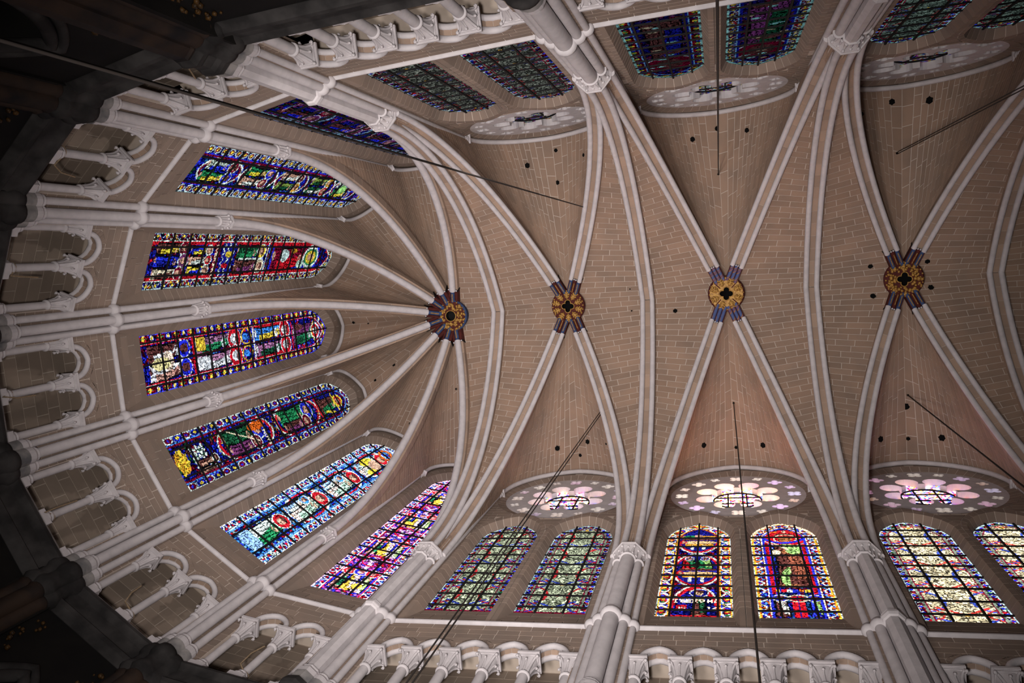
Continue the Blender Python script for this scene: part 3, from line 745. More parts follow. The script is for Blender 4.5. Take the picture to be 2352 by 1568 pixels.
# ------------------------------------------------------------------ piers
def oct_or_round(c, prof, octagon, n=18): return lathe(c, prof, 8 if octagon else n, PI/8 if octagon else 0.0)
def pier(label, ref, t, n, shafts, cap_z, cap_poly, group=None, octagon=False, tall=33.0, core=(0.0, 0.0), width=.7):
    """shafts: (s, off, r, kind) with kind c=centre m=flanking w=wall-rib shaft"""
    base = np.array([*(ref+n*.4), 0.0]); e = thing('pier', label, 'pier', tuple(map(float, base)), group); WPOS[e.name] = tuple(base)
    pos = lambda s, o: ref+t*s+n*o
    for (s, o, r, kd) in shafts:
        c = pos(s, o); oc = octagon and kd == 'c'; top = {'c': cap_z-.62, 'm': cap_z-.62, 'w': tall}[kd]
        V, F = oct_or_round(c, [(r, 17.75), (r, top)], oc); mobj('shaft', V, F, M_WHITE, e, not oc)
        V, F = oct_or_round(c, [(r+.10, 17.38), (r+.10, 17.58), (r+.05, 17.66), (r+.06, 17.72), (r, 17.78)], oc); mobj('base', V, F, M_WHITE, e)
        V, F = oct_or_round(c, [(r+.11, Z_SILL-.05), (r+.11, 17.40)], oc); mobj('pedestal', V, F, M_GREY, e, not oc)
        V, F = oct_or_round(c, [(r+.10, 15.95), (r+.20, 16.10), (r+.17, 16.25), (r+.12, 16.35), (r+.12, 16.62), (r+.19, 16.72), (r+.21, 16.85), (r+.16, Z_SILL), (r+.10, Z_SILL)], oc); mobj('sooty_band', V, F, M_DARK, e, not oc)
        V, F = oct_or_round(c, [(r+.09, 0.0), (r+.09, 15.80), (r+.13, 15.86), (r+.09, 15.96)], oc); mobj('lower_shaft', V, F, M_BROWN, e, not oc)
        V, F = oct_or_round(c, [(r, Z_STR-.12), (r+.05, Z_STR-.10), (r+.09, Z_STR-.02), (r+.09, Z_STR+.05), (r+.05, Z_STR+.10), (r+.06, Z_STR+.15), (r, Z_STR+.20)], oc); mobj('shaft_ring', V, F, M_WHITE, e, not oc)
        if kd == 'w':
            cp = MB(); cp.add(*lathe(c, [(r, top-.30), (r+.03, top-.28), (r, top-.25), (r+.01, top-.2), (r+.08, top-.02)], 12)); sq = r+.10
            q = [pos(s+x, o+y) for x, y in ((-sq, -sq), (sq, -sq), (sq, sq), (-sq, sq))]; cp.add(*prism([tuple(p) for p in q], top-.02, top+.08)); cp.build('small_capital', M_WHITE, e)
    # masonry core behind the shafts, block by block
    c0, c1 = core; zz = np.linspace(Z_SILL, 37.0, 62)
    q = [pos(x, y) for x, y in ((-width+.012, c0+.012), (width-.012, c0+.012), (width-.012, c1), (-width+.012, c1))]
    V, F = prism([tuple(p) for p in q], Z_SILL, 37.0); mobj('joint_core', V, F, M_MORT, e)
    q = [tuple(pos(x, y)) for x, y in ((-width, c0), (width, c0), (width, c1), (-width, c1))]
    for a, b in zip(zz[:-1], zz[1:]):
        V, F = prism(q, a+.010, b-.010); mobj('stone', V, F, M_WALL, e)
    q = [tuple(pos(x, y)) for x, y in ((-width-.15, c0-.1), (width+.15, c0-.1), (width+.15, c1+.5), (-width-.15, c1+.5))]
    V, F = prism(q, 0.0, Z_SILL-.05); mobj('lower_core', V, F, M_SOOT, e)
    # capital over the inner shafts
    zb = cap_z-.17; z0 = cap_z-.62
    poly = [np.array(p) for p in cap_poly]; cc = np.array([0, poly[-1][1]*.62])
    for (s, o, r, kd) in shafts:
        if kd == 'w': continue
        V, F = oct_or_round(pos(s, o), [(r, z0-.05), (r+.05, z0-.03), (r+.05, z0+.02), (r, z0+.05)], octagon and kd == 'c'); mobj('neck_ring', V, F, M_WHITE, e)
    V = []; F = []; K = 6; n_ = len(poly)
    for i in range(K):
        u = i/(K-1); f = .66+.28*u**1.8
        for p in poly: V.append((*pos(*(cc+(p-cc)*f)), z0+(zb-z0)*u))
    for i in range(K-1):
        for j in range(n_): F.append([i*n_+j, i*n_+(j+1) % n_, (i+1)*n_+(j+1) % n_, (i+1)*n_+j])
    cap = mobj('capital', V, F, M_WHITE, e)
    mb = MB()
    for h0, h1, f in ((0, .35, .95), (.35, .55, .98), (.55, 1, 1.03)):
        mb.add(*prism([tuple(pos(*(cc+(p-cc)*f))) for p in poly], zb+.17*h0, zb+.17*h1))
    mb.build('abacus', M_WHITE, cap)
    for j in range(n_-1):
        a, b = poly[j], poly[j+1]
        for u in ((0.0, .5) if j < n_-2 else (0.0, .5, 1.0)):
            p = a+(b-a)*u
            if p[1] > poly[-1][1]-.05: continue
            q0 = cc+(p-cc)*.68; dv = nrm(p-cc); w2 = nrm(t*dv[0]+n*dv[1])
            crocket((*pos(*q0), z0+.05), w2, zb-z0-.04, .07 if u else .10, .048).build('leaf', M_WHITE, cap, True)
SH5 = [(0, .36, .215, 'c'), (-.32, .50, .125, 'm'), (.32, .50, .125, 'm'), (-.56, .62, .09, 'w'), (.56, .62, .09, 'w')]
CP5 = [(-.56, .75), (-.52, .34), (-.22, .02), (.22, .02), (.52, .34), (.56, .75)]
X = np.array([1.0, 0.0])
def straight(k, side, label, octagon): pier(label, (PT if side < 0 else PB)[k], X, np.array([0, float(side)]), SH5, Z_CAP, CP5, None, octagon, FO_ZS, (.56, 1.25), .62)
straight(0, -1, 'five-shaft pier between the dark violet window and the grey lancets', True)
straight(0, 1, 'five-shaft pier between the pink window and the green lancets', True)
straight(1, -1, 'round-shafted pier between the grey lancets and the dark purple lancets', False)
straight(1, 1, 'round-shafted pier between the green lancets and the gold-bordered lancets', False)
straight(2, -1, 'octagonal-shafted pier between the dark purple lancets and the teal-grey lancets', True)
straight(2, 1, 'octagonal-shafted pier between the gold-bordered lancets and the cream lancets', True)
straight(3, -1, 'shadowed pier at the far end of the teal-grey lancets', False)
straight(3, 1, 'shadowed pier at the far end of the cream lancets', False)
SH3 = [(0, .08, .135, 'c'), (-.28, .20, .10, 'w'), (.28, .20, .10, 'w')]
CP3 = [(-.25, .34), (-.25, .05), (-.13, -.14), (.13, -.14), (.25, .05), (.25, .34)]
for j, p in enumerate(PA):
    n = nrm(p-np.array([AX, 0])); t = np.array([-n[1], n[0]])
    t = t if t @ (PA[min(j+1, 5)]-PA[max(j-1, 0)]) > 0 else -t
    pier('slender triple-shaft pier between the '+WN[j]+' and the '+WN[j+1], p, t, n, SH3, Z_CAP-.22, CP3, None, False, AF_CAP, (.24, .9), .36)

# ------------------------------------------------------------------ stained glass
CELL = 0.038
BLU, DBL, LBL = (.02,.035,.80), (.012,.016,.30), (.05,.30,.95)
RD, RUB, ORG = (.62,.012,.025), (.20,.006,.03), (.85,.16,.02)
GRN, DGR, LGR = (.02,.24,.09), (.012,.09,.04), (.35,.75,.22)
YEL, GLD, WHT = (.95,.72,.06), (.75,.38,.03), (.80,.95,.90)
PUR, MAG, FLE = (.20,.045,.17), (.60,.08,.55), (.62,.36,.26)
BRN, BLK, CRM = (.13,.045,.04), (.004,.004,.006), (.95,.85,.60)
FONT = {'M':'1000111011101011000110001','O':'0111010001100011000101110','Y':'1000101010001000010000100','S':'0111110000011100000111110',
 'E':'1111110000111101000011111','V':'1000110001100010101000100','I':'0111000100001000010001110','N':'1000111001101011001110001','A':'0010001010100011111110001',
 'R':'1111010001111101001010001','G':'0111010000101111000101111','H':'1000110001111111000110001','T':'1111100100001000010000100','C':'0111110000100001000001111',
 "'":'0010000100000000000000000','.':'0000000000000000000000100',' ':'0'*25}
class Cv:
    """colour canvas of one window; u across (0 in the middle), z up from the sill"""
    def __init__(s, half, rise0, rise, seed):
        s.h, s.zs, s.za = half, rise0, rise0+rise; s.c = (half*half+rise*rise)/(2*half)
        s.nu = int(math.ceil(2*half/CELL)); s.nz = int(math.ceil(s.za/CELL)); s.cu = 2*half/s.nu; s.cz = s.za/s.nz
        u = -half+s.cu*(np.arange(s.nu)+.5); z = s.cz*(np.arange(s.nz)+.5); s.U, s.Z = np.meshgrid(u, z)
        s.clean = np.zeros((s.nz, s.nu), bool); s.C = np.zeros((s.nz, s.nu, 3)); s.r = np.random.default_rng(seed)
        up = s.Z > s.zs
        d0 = s.c-np.hypot(s.U-(-half+s.c), s.Z-s.zs); d1 = s.c-np.hypot(s.U-(half-s.c), s.Z-s.zs)
        s.D = np.where(up, np.minimum(d0, d1), half-np.abs(s.U))                   # distance from the edge
        s.W = np.where(up, s.zs+1.1*np.hypot(s.half_gap(), s.Z-s.zs)*.9, s.Z)      # way along the border
    def half_gap(s): return s.h-np.abs(s.U)
    def put(s, m, col): s.C[m] = col
    def mosaic(s, m, pal, wt, size, lead=.75):
        gx = (s.U+s.h)/size; gz = s.Z/size; ix = np.floor(gx).astype(int)+1; iz = np.floor(gz).astype(int)+1
        J = s.r.random((iz.max()+3, ix.max()+3, 2)); K = s.r.choice(len(pal), p=np.array(wt)/sum(wt), size=J.shape[:2]); B = s.r.uniform(.55, 1.25, J.shape[:2])
        best = np.full(gx.shape, 9e9); sec = best.copy(); bi = np.zeros(gx.shape, int); bv = np.ones(gx.shape)
        for a in (-1, 0, 1):
            for b in (-1, 0, 1):
                p = J[iz+b, ix+a]; d = np.hypot(gx-(ix-1+a+p[..., 0]), gz-(iz-1+b+p[..., 1])); t = d < best
                sec = np.where(t, best, np.minimum(sec, d)); bi = np.where(t, K[iz+b, ix+a], bi); bv = np.where(t, B[iz+b, ix+a], bv); best = np.where(t, d, best)
        col = np.array(pal)[bi]*bv[..., None]*np.where(sec-best < lead*CELL/size, .12, 1.0)[..., None]
        s.C[m] = col[m]
    def disc(s, u, z, ru, rz, col): s.put(((s.U-u)/ru)**2+((s.Z-z)/rz)**2 < 1, col)
    def ring(s, u, z, ru, rz, w, col):
        q = np.sqrt(((s.U-u)/ru)**2+((s.Z-z)/rz)**2); s.put(np.abs(q-1)*min(ru, rz) < w/2, col)
    def rect(s, u0, u1, z0, z1, col): s.put((s.U > u0) & (s.U < u1) & (s.Z > z0) & (s.Z < z1), col)
    def line(s, a, b, w, col):
        a = np.array(a); b = np.array(b); d = b-a; t = np.clip(((s.U-a[0])*d[0]+(s.Z-a[1])*d[1])/(d@d), 0, 1)
        s.put(np.hypot(s.U-a[0]-t*d[0], s.Z-a[1]-t*d[1]) < w/2, col)
    def text(s, u, z, txt, h, col, k=None):
        x = u
        for ch in txt:
            g = FONT.get(ch, FONT[' ']); q = max(CELL, h/5)
            for i in range(25):
                if g[i] == '1': s.rect(x+(i % 5)*q*.8-q*.42, x+(i % 5)*q*.8+q*.42, z+(4-i//5)*q-q*.5, z+(4-i//5)*q+q*.5, col); s.clean |= (np.abs(s.U-x-(i % 5)*q*.8) < q*.42) & (np.abs(s.Z-z-(4-i//5)*q) < q*.5)
            x += q*.8*(3.2 if ch in "I'." else 5.6)
    def robe(s, m, col, f=14):
        s.C[m] = np.array(col)
        fold = np.sin(s.U*f*3+np.sin(s.Z*3.1)*2.2) > .55; s.C[m & fold] = np.array(col)*.12
        nz = s.r.random(s.U.shape) < .18; s.C[m & nz] = np.minimum(np.array(col)*1.8, 1.2)
    def figure(s, u, z, h, w, robe, mantle, halo, face=FLE):
        t = (s.Z-z)/h; wd = w*(.5-.18*np.clip(t, 0, 1)); body = (t > 0) & (t < .76) & (np.abs(s.U-u-.05*w*np.sin(t*6)) < wd)
        s.robe(body, robe); s.robe(body & (s.U-u > (.15-.35*t)*w) & (t > .12), mantle)
        s.put((np.abs(np.abs(s.U-u-.05*w*np.sin(t*6))-wd) < .6*CELL) & (t > 0) & (t < .76), BLK)
        s.disc(u, z+.86*h, .17*h*.9, .155*h, halo); s.ring(u, z+.86*h, .17*h*.9, .155*h, CELL*1.1, WHT)
        s.disc(u, z+.855*h, .075*h, .095*h, face); s.disc(u, z+.92*h, .075*h, .04*h, BRN)
        s.disc(u+.12*w, z+.60*h, .07*h, .045*h, face); s.line((u-.2*w, z+.66*h), (u+.14*w, z+.58*h), CELL*1.4, mantle)
        s.disc(u-.1*w, z+.02*h, .06*h, .03*h, face)
    def border(s, kind, bw, fil=(WHT, RUB)):
        m = s.D < bw; W = s.W; x = s.D/bw; sg = np.sign(s.U)
        s.put(m, DBL)
        if kind == 'lozenge':
            v = (W/.42) % 1; s.mosaic(m, [RUB, RD, DBL, DGR, GLD], [3, 2, 3, 1, 1.5], .12)
            a = np.abs(np.abs(v*2-1)-x); s.put(m & (a < .075), WHT); a = np.abs(np.abs(((v+.5) % 1)*2-1)-x); s.put(m & (a < .05), (.25,.32,.5))
            s.put(m & (np.hypot((v-.5)*.42, (x-.5)*bw) < .05), YEL)
        elif kind == 'rings':
            v = (W/.36) % 1; q = np.hypot((v-.5)*.36, (x-.5)*bw); s.mosaic(m, [BLU, DBL], [2, 1], .1)
            s.put(m & (q < .15), RUB); s.put(m & (np.abs(q-.135) < .026), (.55,.7,.75)); s.put(m & (q < .05), YEL)
        elif kind == 'fleur':
            k = np.floor(W/.40).astype(int); v = (W/.40) % 1; s.mosaic(m & (k % 2 == 0), [RD, RUB], [2, 1], .12); s.mosaic(m & (k % 2 == 1), [BLU, DBL, RUB], [2, 1, 1], .12)
            q = np.hypot((v-.5)*.40, (x-.5)*bw); s.put(m & (q < .085), YEL); s.put(m & (q < .085) & (k % 2 == 1), WHT); s.put(m & (v < .09), RUB)
            s.put(m & (np.abs(x-.5) < .12) & (np.abs(v-.5) < .42) & (k % 2 == 0), GRN)
            s.put(m & (q < .055), YEL)
        elif kind == 'ovals':
            k = np.floor(W/.46).astype(int); v = (W/.46) % 1; q = np.hypot((v-.5)*.46/.19, (x-.5)*bw/.11); s.mosaic(m, [BLU, DBL], [1, 1.4], .12)
            e = m & (k % 2 == 0); s.put(e & (q < 1.1), RUB); s.put(e & (np.abs(q-1.05) < .15), WHT); s.put(e & (q < .38), BLU); o = m & (k % 2 == 1); s.put(o & (q < .48), YEL); s.put(o & (np.abs(q-1.25) < .12), (.2,.28,.5))
        elif kind == 'zig':
            v = (W/.34) % 1; s.mosaic(m, [LBL, BLU, RD, WHT, YEL], [5, 4, 2.2, 1, .5], .10); a = np.abs(np.abs(v*2-1)-x); s.put(m & (a < .14), WHT); s.put(m & (np.hypot((v-.5)*.34, (x-.7)*bw) < .05), RD)
        elif kind == 'flower':
            v = (W/.80) % 1; s.mosaic(m, [BLU, RD, ORG, WHT, YEL, LBL], [4, 4, 1.5, .5, 1.2, 1], .10)
            q = np.hypot((v-.5)*.80/.34, (x-.5)*bw/.17); s.put(m & (np.abs(q-1) < .13), WHT); s.put(m & (q < .5), RD); s.put(m & (np.hypot((v-.5)*.80, (x-.5)*bw) < .07), YEL); s.put(m & (np.abs(v-.25) < .05) & (np.abs(x-.5) < .22), GRN); s.put(m & (np.abs(v-.75) < .05) & (np.abs(x-.5) < .22), BLU)
            s.put(s.D < .07, ORG); s.put((s.D < .07) & (s.r.random(s.D.shape) < .5), YEL)
        elif kind == 'scroll':
            s.mosaic(m, [RUB, ORG, BLU, RD], [2, 2, 3, 2], .11); v = W/.55*2*PI; a = np.abs(x-.5-.30*np.sin(v)); s.put(m & (a < .11), WHT); s.put(m & (np.abs(x-.5+.3*np.sin(v)) < .07), LBL)
            s.put(s.D < .10, YEL); s.put((s.D < .10) & (s.r.random(s.D.shape) < .45), ORG)
        elif kind == 'chip':
            v = (W/.36) % 1; s.mosaic(m, [RUB, RD, DBL, WHT, GRN], [4, 3, 2.5, .5, .6], .10); q = np.abs(v-.5)*.36+np.abs(x-.5)*bw; s.put(m & (q < .07), BLU); s.put(m & (np.abs(q-.10) < .016), (.5,.6,.5))
        s.put((s.D >= bw) & (s.D < bw+.05), fil[0]); s.put((s.D >= bw+.05) & (s.D < bw+.10), fil[1])
        s.put(s.D < .035, (.45,.62,.66))  # bright edge strip of light painted into the glass colour
    def finish(s, gain, tint=(1, 1, 1), sat=1.0, fine=.38):
        keep = s.C.copy(); s.mosaic(s.D > -9, [(1, 1, 1)], [1], .12, lead=fine); net = np.where(s.clean[..., None], 1.0, s.C); s.C = keep     # lead net over everything
        C = s.C*net*s.r.uniform(.8, 1.2, s.C.shape[:2])[..., None]*1.12
        C = np.where((s.r.random(s.C.shape[:2]) < .04)[..., None], C*.25, C)
        g = C.mean(2, keepdims=True); C = g+(C-g)*sat
        return np.maximum(C, 0.0)*gain*np.array(tint)
def scene_people(s, z0, z1, u0, u1, n, pal):
    for k in range(n):
        u = u0+(u1-u0)*(k+.5)/n; a, b, c = pal[k % len(pal)]; s.figure(u, z0, (z1-z0)*s.r.uniform(.88, 1.0), (u1-u0)/n*.95, a, b, c)
def grisaille(s, base, a1, a2, kind, bw=.20):
    inner = s.D >= 0; s.mosaic(inner, [base, tuple(.75*x for x in base), tuple(1.25*x for x in base), tuple(.5*x for x in base)], [3, 2, 2, 1], .13, lead=.5)
    p = 1.62
    for k in range(-1, 6):
        z = .45+k*p
        for sg in (-1, 1):
            s.ring(sg*.86, z+.8, .52, .62, .085, a1); s.line((0, z), (sg*.62, z+.42), .08, a2)
            s.ring(sg*.86, z, .34, .30, .06, a2)
        s.disc(0, z, .075, .075, GLD); s.disc(0, z+.8, .05, .05, RD)
    s.border(kind, bw, ((.22,.26,.20), RUB))
def apse_design(i):
    s = Cv(AH, AZS-AZ0, AZA-AZS, 100+i); al = s.D >= -1; H = s.za
    if i == 0:
        s.mosaic(al, [DBL, BLU, PUR, RUB, BRN, DGR], [4, 3, 3, 2, 2, 1], .15)
        for z in (.6, 3.6, 6.6, 9.2): s.ring(0, z+1.2, .62, 1.2, .07, (.25,.6,.6)); scene_people(s, z, z+2.2, -.6, .6, 2, [(PUR, DBL, RUB), (BRN, BLU, PUR)])
        s.border('chip', .24, ((.2,.5,.5), RUB)); return s.finish(.42, (1, .8, 1.2))
    if i == 1:
        s.mosaic(al, [BLU, DBL, LBL, RUB, DGR], [6, 3, .6, .8, .6], .14)
        for k, z in enumerate((.3, 2.5, 4.7, 6.9, 9.0)):
            s.ring(0, z+1.1, .60, 1.05, .06, WHT); s.ring(0, z+1.1, .54, .98, .05, RUB)
            scene_people(s, z+.25, z+1.9, -.46, .46, 2, [((.5,.62,.55), BLU, RUB), (GRN, YEL, BLU), (FLE, WHT, RUB), ((.2,.3,.06), DGR, GLD)][k % 4:]+[(DGR, WHT, RD)])
        s.disc(.0, 9.9, .22, .35, LGR); s.border('rings', .34, (BLU, RUB)); return s.finish(.85)
    if i == 2:
        s.mosaic(al, [BLU, DBL, RD, RUB, PUR], [3, 3, 1.5, 2.5, .8], .13)
        for sg in (-1, 1): s.rect(sg*.62-.05, sg*.62+.05, 0, H, RD)
        scene_people(s, .3, 2.0, -.66, .66, 3, [(BRN, YEL, RUB), (BLU, DBL, PUR), (CRM, BRN, RUB)]); scene_people(s, 2.0, 3.3, -.55, .55, 3, [(BLU, YEL, FLE), (FLE, WHT, RD), (YEL, BLU, FLE)])
        s.rect(-.7, .7, 3.35, 3.62, RUB); s.text(-.60, 3.40, 'TVERINVC', .20, CRM)
        s.rect(-.75, .75, 3.75, 4.55, DBL)
        for z in np.arange(3.8, 4.6, .28):
            for u in np.arange(-.7, .75, .28): s.line((u, z), (u+.14, z+.14), .05, WHT); s.line((u+.14, z+.14), (u+.28, z), .05, WHT)
        s.disc(-.2, 4.2, .12, .2, YEL); s.disc(.25, 4.1, .10, .2, RD)
        scene_people(s, 4.7, 6.7, -.6, .6, 2, [(DGR, GRN, YEL), (BRN, PUR, CRM)]); s.rect(-.02, .05, 4.9, 6.2, WHT)
        s.line((-.7, 6.75), (.7, 6.75), .09, WHT); s.line((-.5, 6.95), (.5, 6.95), .07, (.6,.7,.8))
        s.rect(-.5, .5, 7.1, 10.9, BLU)
        for u in (-.62, .62): s.rect(u-.1, u+.1, 7.0, 10.8, RD)
        s.figure(0, 7.2, 3.6, 1.05, RUB, RD, GRN); s.disc(0, 10.3, .30, .42, YEL); s.disc(0, 10.3, .17, .27, FLE); s.ring(0, 10.3, .44, .60, .09, WHT); s.disc(-.1, 8.1, .28, .35, (.6,.8,.8)); s.disc(.3, 9.5, .2, .3, (.6,.9,.75)); s.disc(-.3, 8.8, .1, .25, GLD)
        s.border('lozenge', .25, (WHT, RD)); return s.finish(.82)
    if i == 3:
        s.mosaic(al, [BLU, DBL, RD, RUB, MAG, LBL], [5, 2, 1.4, 1, .6, .3], .12)
        for u, a, b in ((-.33, BRN, WHT), (.33, WHT, FLE)): s.figure(u, .3, 2.1, .6, a, b, BLU, BRN)
        s.disc(.0, 1.25, .34, .28, CRM); s.disc(.05, .9, .22, .45, (.85,.85,.35))
        s.rect(-.72, .72, 2.55, 2.65, RD)
        s.figure(-.33, 2.75, 2.7, .62, (.35,.18,.30), GRN, RD, WHT); s.figure(.33, 2.75, 2.7, .62, (.40,.20,.32), WHT, RD, WHT); s.rect(-.6, -.1, 2.75, 3.3, YEL); s.rect(.1, .55, 2.75, 3.5, WHT)
        for u in (-.33, .33): s.ring(u, 5.85, .30, .32, .06, YEL); s.disc(u, 5.8, .14, .2, LBL)
        s.rect(-.02, .02, 2.7, 9, RUB)
        s.rect(-.65, -.52, 6.35, 8.9, RD); s.rect(.52, .65, 6.35, 8.9, RD); s.rect(-.66, .66, 6.3, 6.42, WHT)
        s.figure(-.32, 6.45, 2.6, .55, LBL, YEL, RD, WHT); s.figure(.32, 6.45, 2.6, .55, (.40,.18,.34), DGR, RD, WHT)
        s.rect(-.6, .6, 9.2, 9.3, RD); s.figure(0, 9.3, 2.3, .95, PUR, GRN, RD, WHT); s.disc(-.3, 9.8, .14, .4, BRN); s.disc(.3, 9.8, .14, .4, DGR); s.ring(0, 11.25, .34, .38, .07, WHT); s.ring(0, 11.5, .55, .55, .06, YEL)
        s.border('fleur', .25, (WHT, RD)); s.put(s.D < .05, (.05,.08,.9)); return s.finish(.95, (1.05, .95, 1.1))
    if i == 4:
        s.mosaic(al, [DBL, BLU, RUB, DGR, BRN], [4, 3, 2, 1.4, 1], .12)
        s.disc(0, .35, .42, .30, YEL); s.disc(0, .35, .42, .30, GLD)
        for k in range(26): s.disc(s.r.uniform(-.42, .42), s.r.uniform(.1, .62), .06, .06, YEL)
        for k in range(5):
            for q in range(5): s.disc(-.34+.17*q+(k % 2)*.06, .95+.15*k, .07, .065, WHT)
        scene_people(s, 1.0, 2.2, .1, .7, 2, [(BRN, FLE, BRN), (FLE, BRN, BLU)])
        for z, a, b in ((4.0, DGR, PUR), (7.7, GRN, BRN)):
            s.disc(0, z, .80, 1.65, DBL); s.ring(0, z, .80, 1.65, .07, WHT); s.ring(0, z, .73, 1.56, .07, RD)
            s.mosaic(((s.U)/.7)**2+((s.Z-z)/1.5)**2 < 1, [BLU, DBL, DGR], [3, 2, 1.5], .12)
            s.figure(-.15, z-1.35, 2.5, .75, a, a, BLU); s.figure(.3, z-1.2, 1.9, .5, b, PUR, RUB)
        s.disc(-.3, 4.8, .18, .55, ORG); s.text(-.02, 5.05, 'MOYSES', .2, CRM); s.line((-.5, 3.0), (.3, 4.6), .05, CRM)
        for z in (2.5, 5.9, 9.3):
            for u in np.arange(-.66, .7, .12): s.disc(u, z+s.r.uniform(-.2, .2), .035, .035, RD); s.disc(u+.05, z+s.r.uniform(-.3, .3), .03, .03, YEL)
        s.rect(-.5, .5, 9.35, 9.5, RD); s.disc(0, 10.5, .55, 1.0, DBL); s.figure(0, 9.5, 2.0, .8, BRN, GRN, YEL); s.disc(0, 11.2, .30, .40, YEL); s.disc(0, 11.2, .22, .28, RD); s.disc(0, 11.2, .13, .18, FLE); s.line((-.4, 10.9), (.4, 11.0), .1, YEL); s.line((.3, 9.9), (.45, 10.6), .12, YEL)
        s.border('ovals', .26, (LBL, RUB)); s.put(s.D < .045, (.75,.9,.85)); return s.finish(.92)
    if i == 5:
        s.mosaic(al, [LBL, BLU, WHT, RD, (.25,.55,1)], [6, 4, .8, 1.6, 2], .12)
        s.figure(0, .4, 2.3, .9, WHT, GRN, RD); s.rect(-.4, .4, .2, .8, (.3,.5,.95))
        for z in (3.0, 5.8, 8.6):
            s.ring(0, z+1.2, .66, 1.2, .08, WHT); s.ring(0, z+1.2, .58, 1.1, .07, RD); s.figure(.05, z, 2.4, .80, (.95,.72,.66), (.45,.70,.55), RD); s.figure(-.25, z, 1.5, .4, (.35,.55,1), WHT, LBL)
        s.disc(-.25, 9.6, .2, .5, YEL); s.disc(.3, 9.3, .15, .4, YEL); s.disc(.1, 9.9, .3, .4, FLE); s.ring(0, 11.3, .3, .4, .12, ORG)
        s.border('zig', .27, ((.55,.75,1), (.1,.3,.9))); s.put(s.D < .04, (1,1,1)); return s.finish(1.6, (1.0, 1.05, 1.05))
    s.mosaic(al, [MAG, BLU, (.5,.3,.95), WHT, RD, PUR], [4, 4, 3, 1.6, 2, 1], .12)
    for z in (.3, 3.1, 5.9, 8.7):
        s.ring(-.45, z+1.9, .5, .6, .07, WHT); s.ring(.45, z+1.9, .5, .6, .07, (.9,.6,.95)); s.ring(0, z+2.3, .35, .4, .06, RD)
        s.rect(-.66, .66, z, z+1.3, BLU); scene_people(s, z, z+1.7, -.6, .6, 3, [(FLE, GRN, RD), (YEL, WHT, BLU), (WHT, LGR, RD)]); s.disc(s.r.uniform(-.3, .3), z+.4, .18, .2, YEL)
    s.border('zig', .25, (WHT, RD)); s.put(s.D < .05, (1.0,.75,1.0)); return s.finish(2.1, (1.2, .85, 1.1))
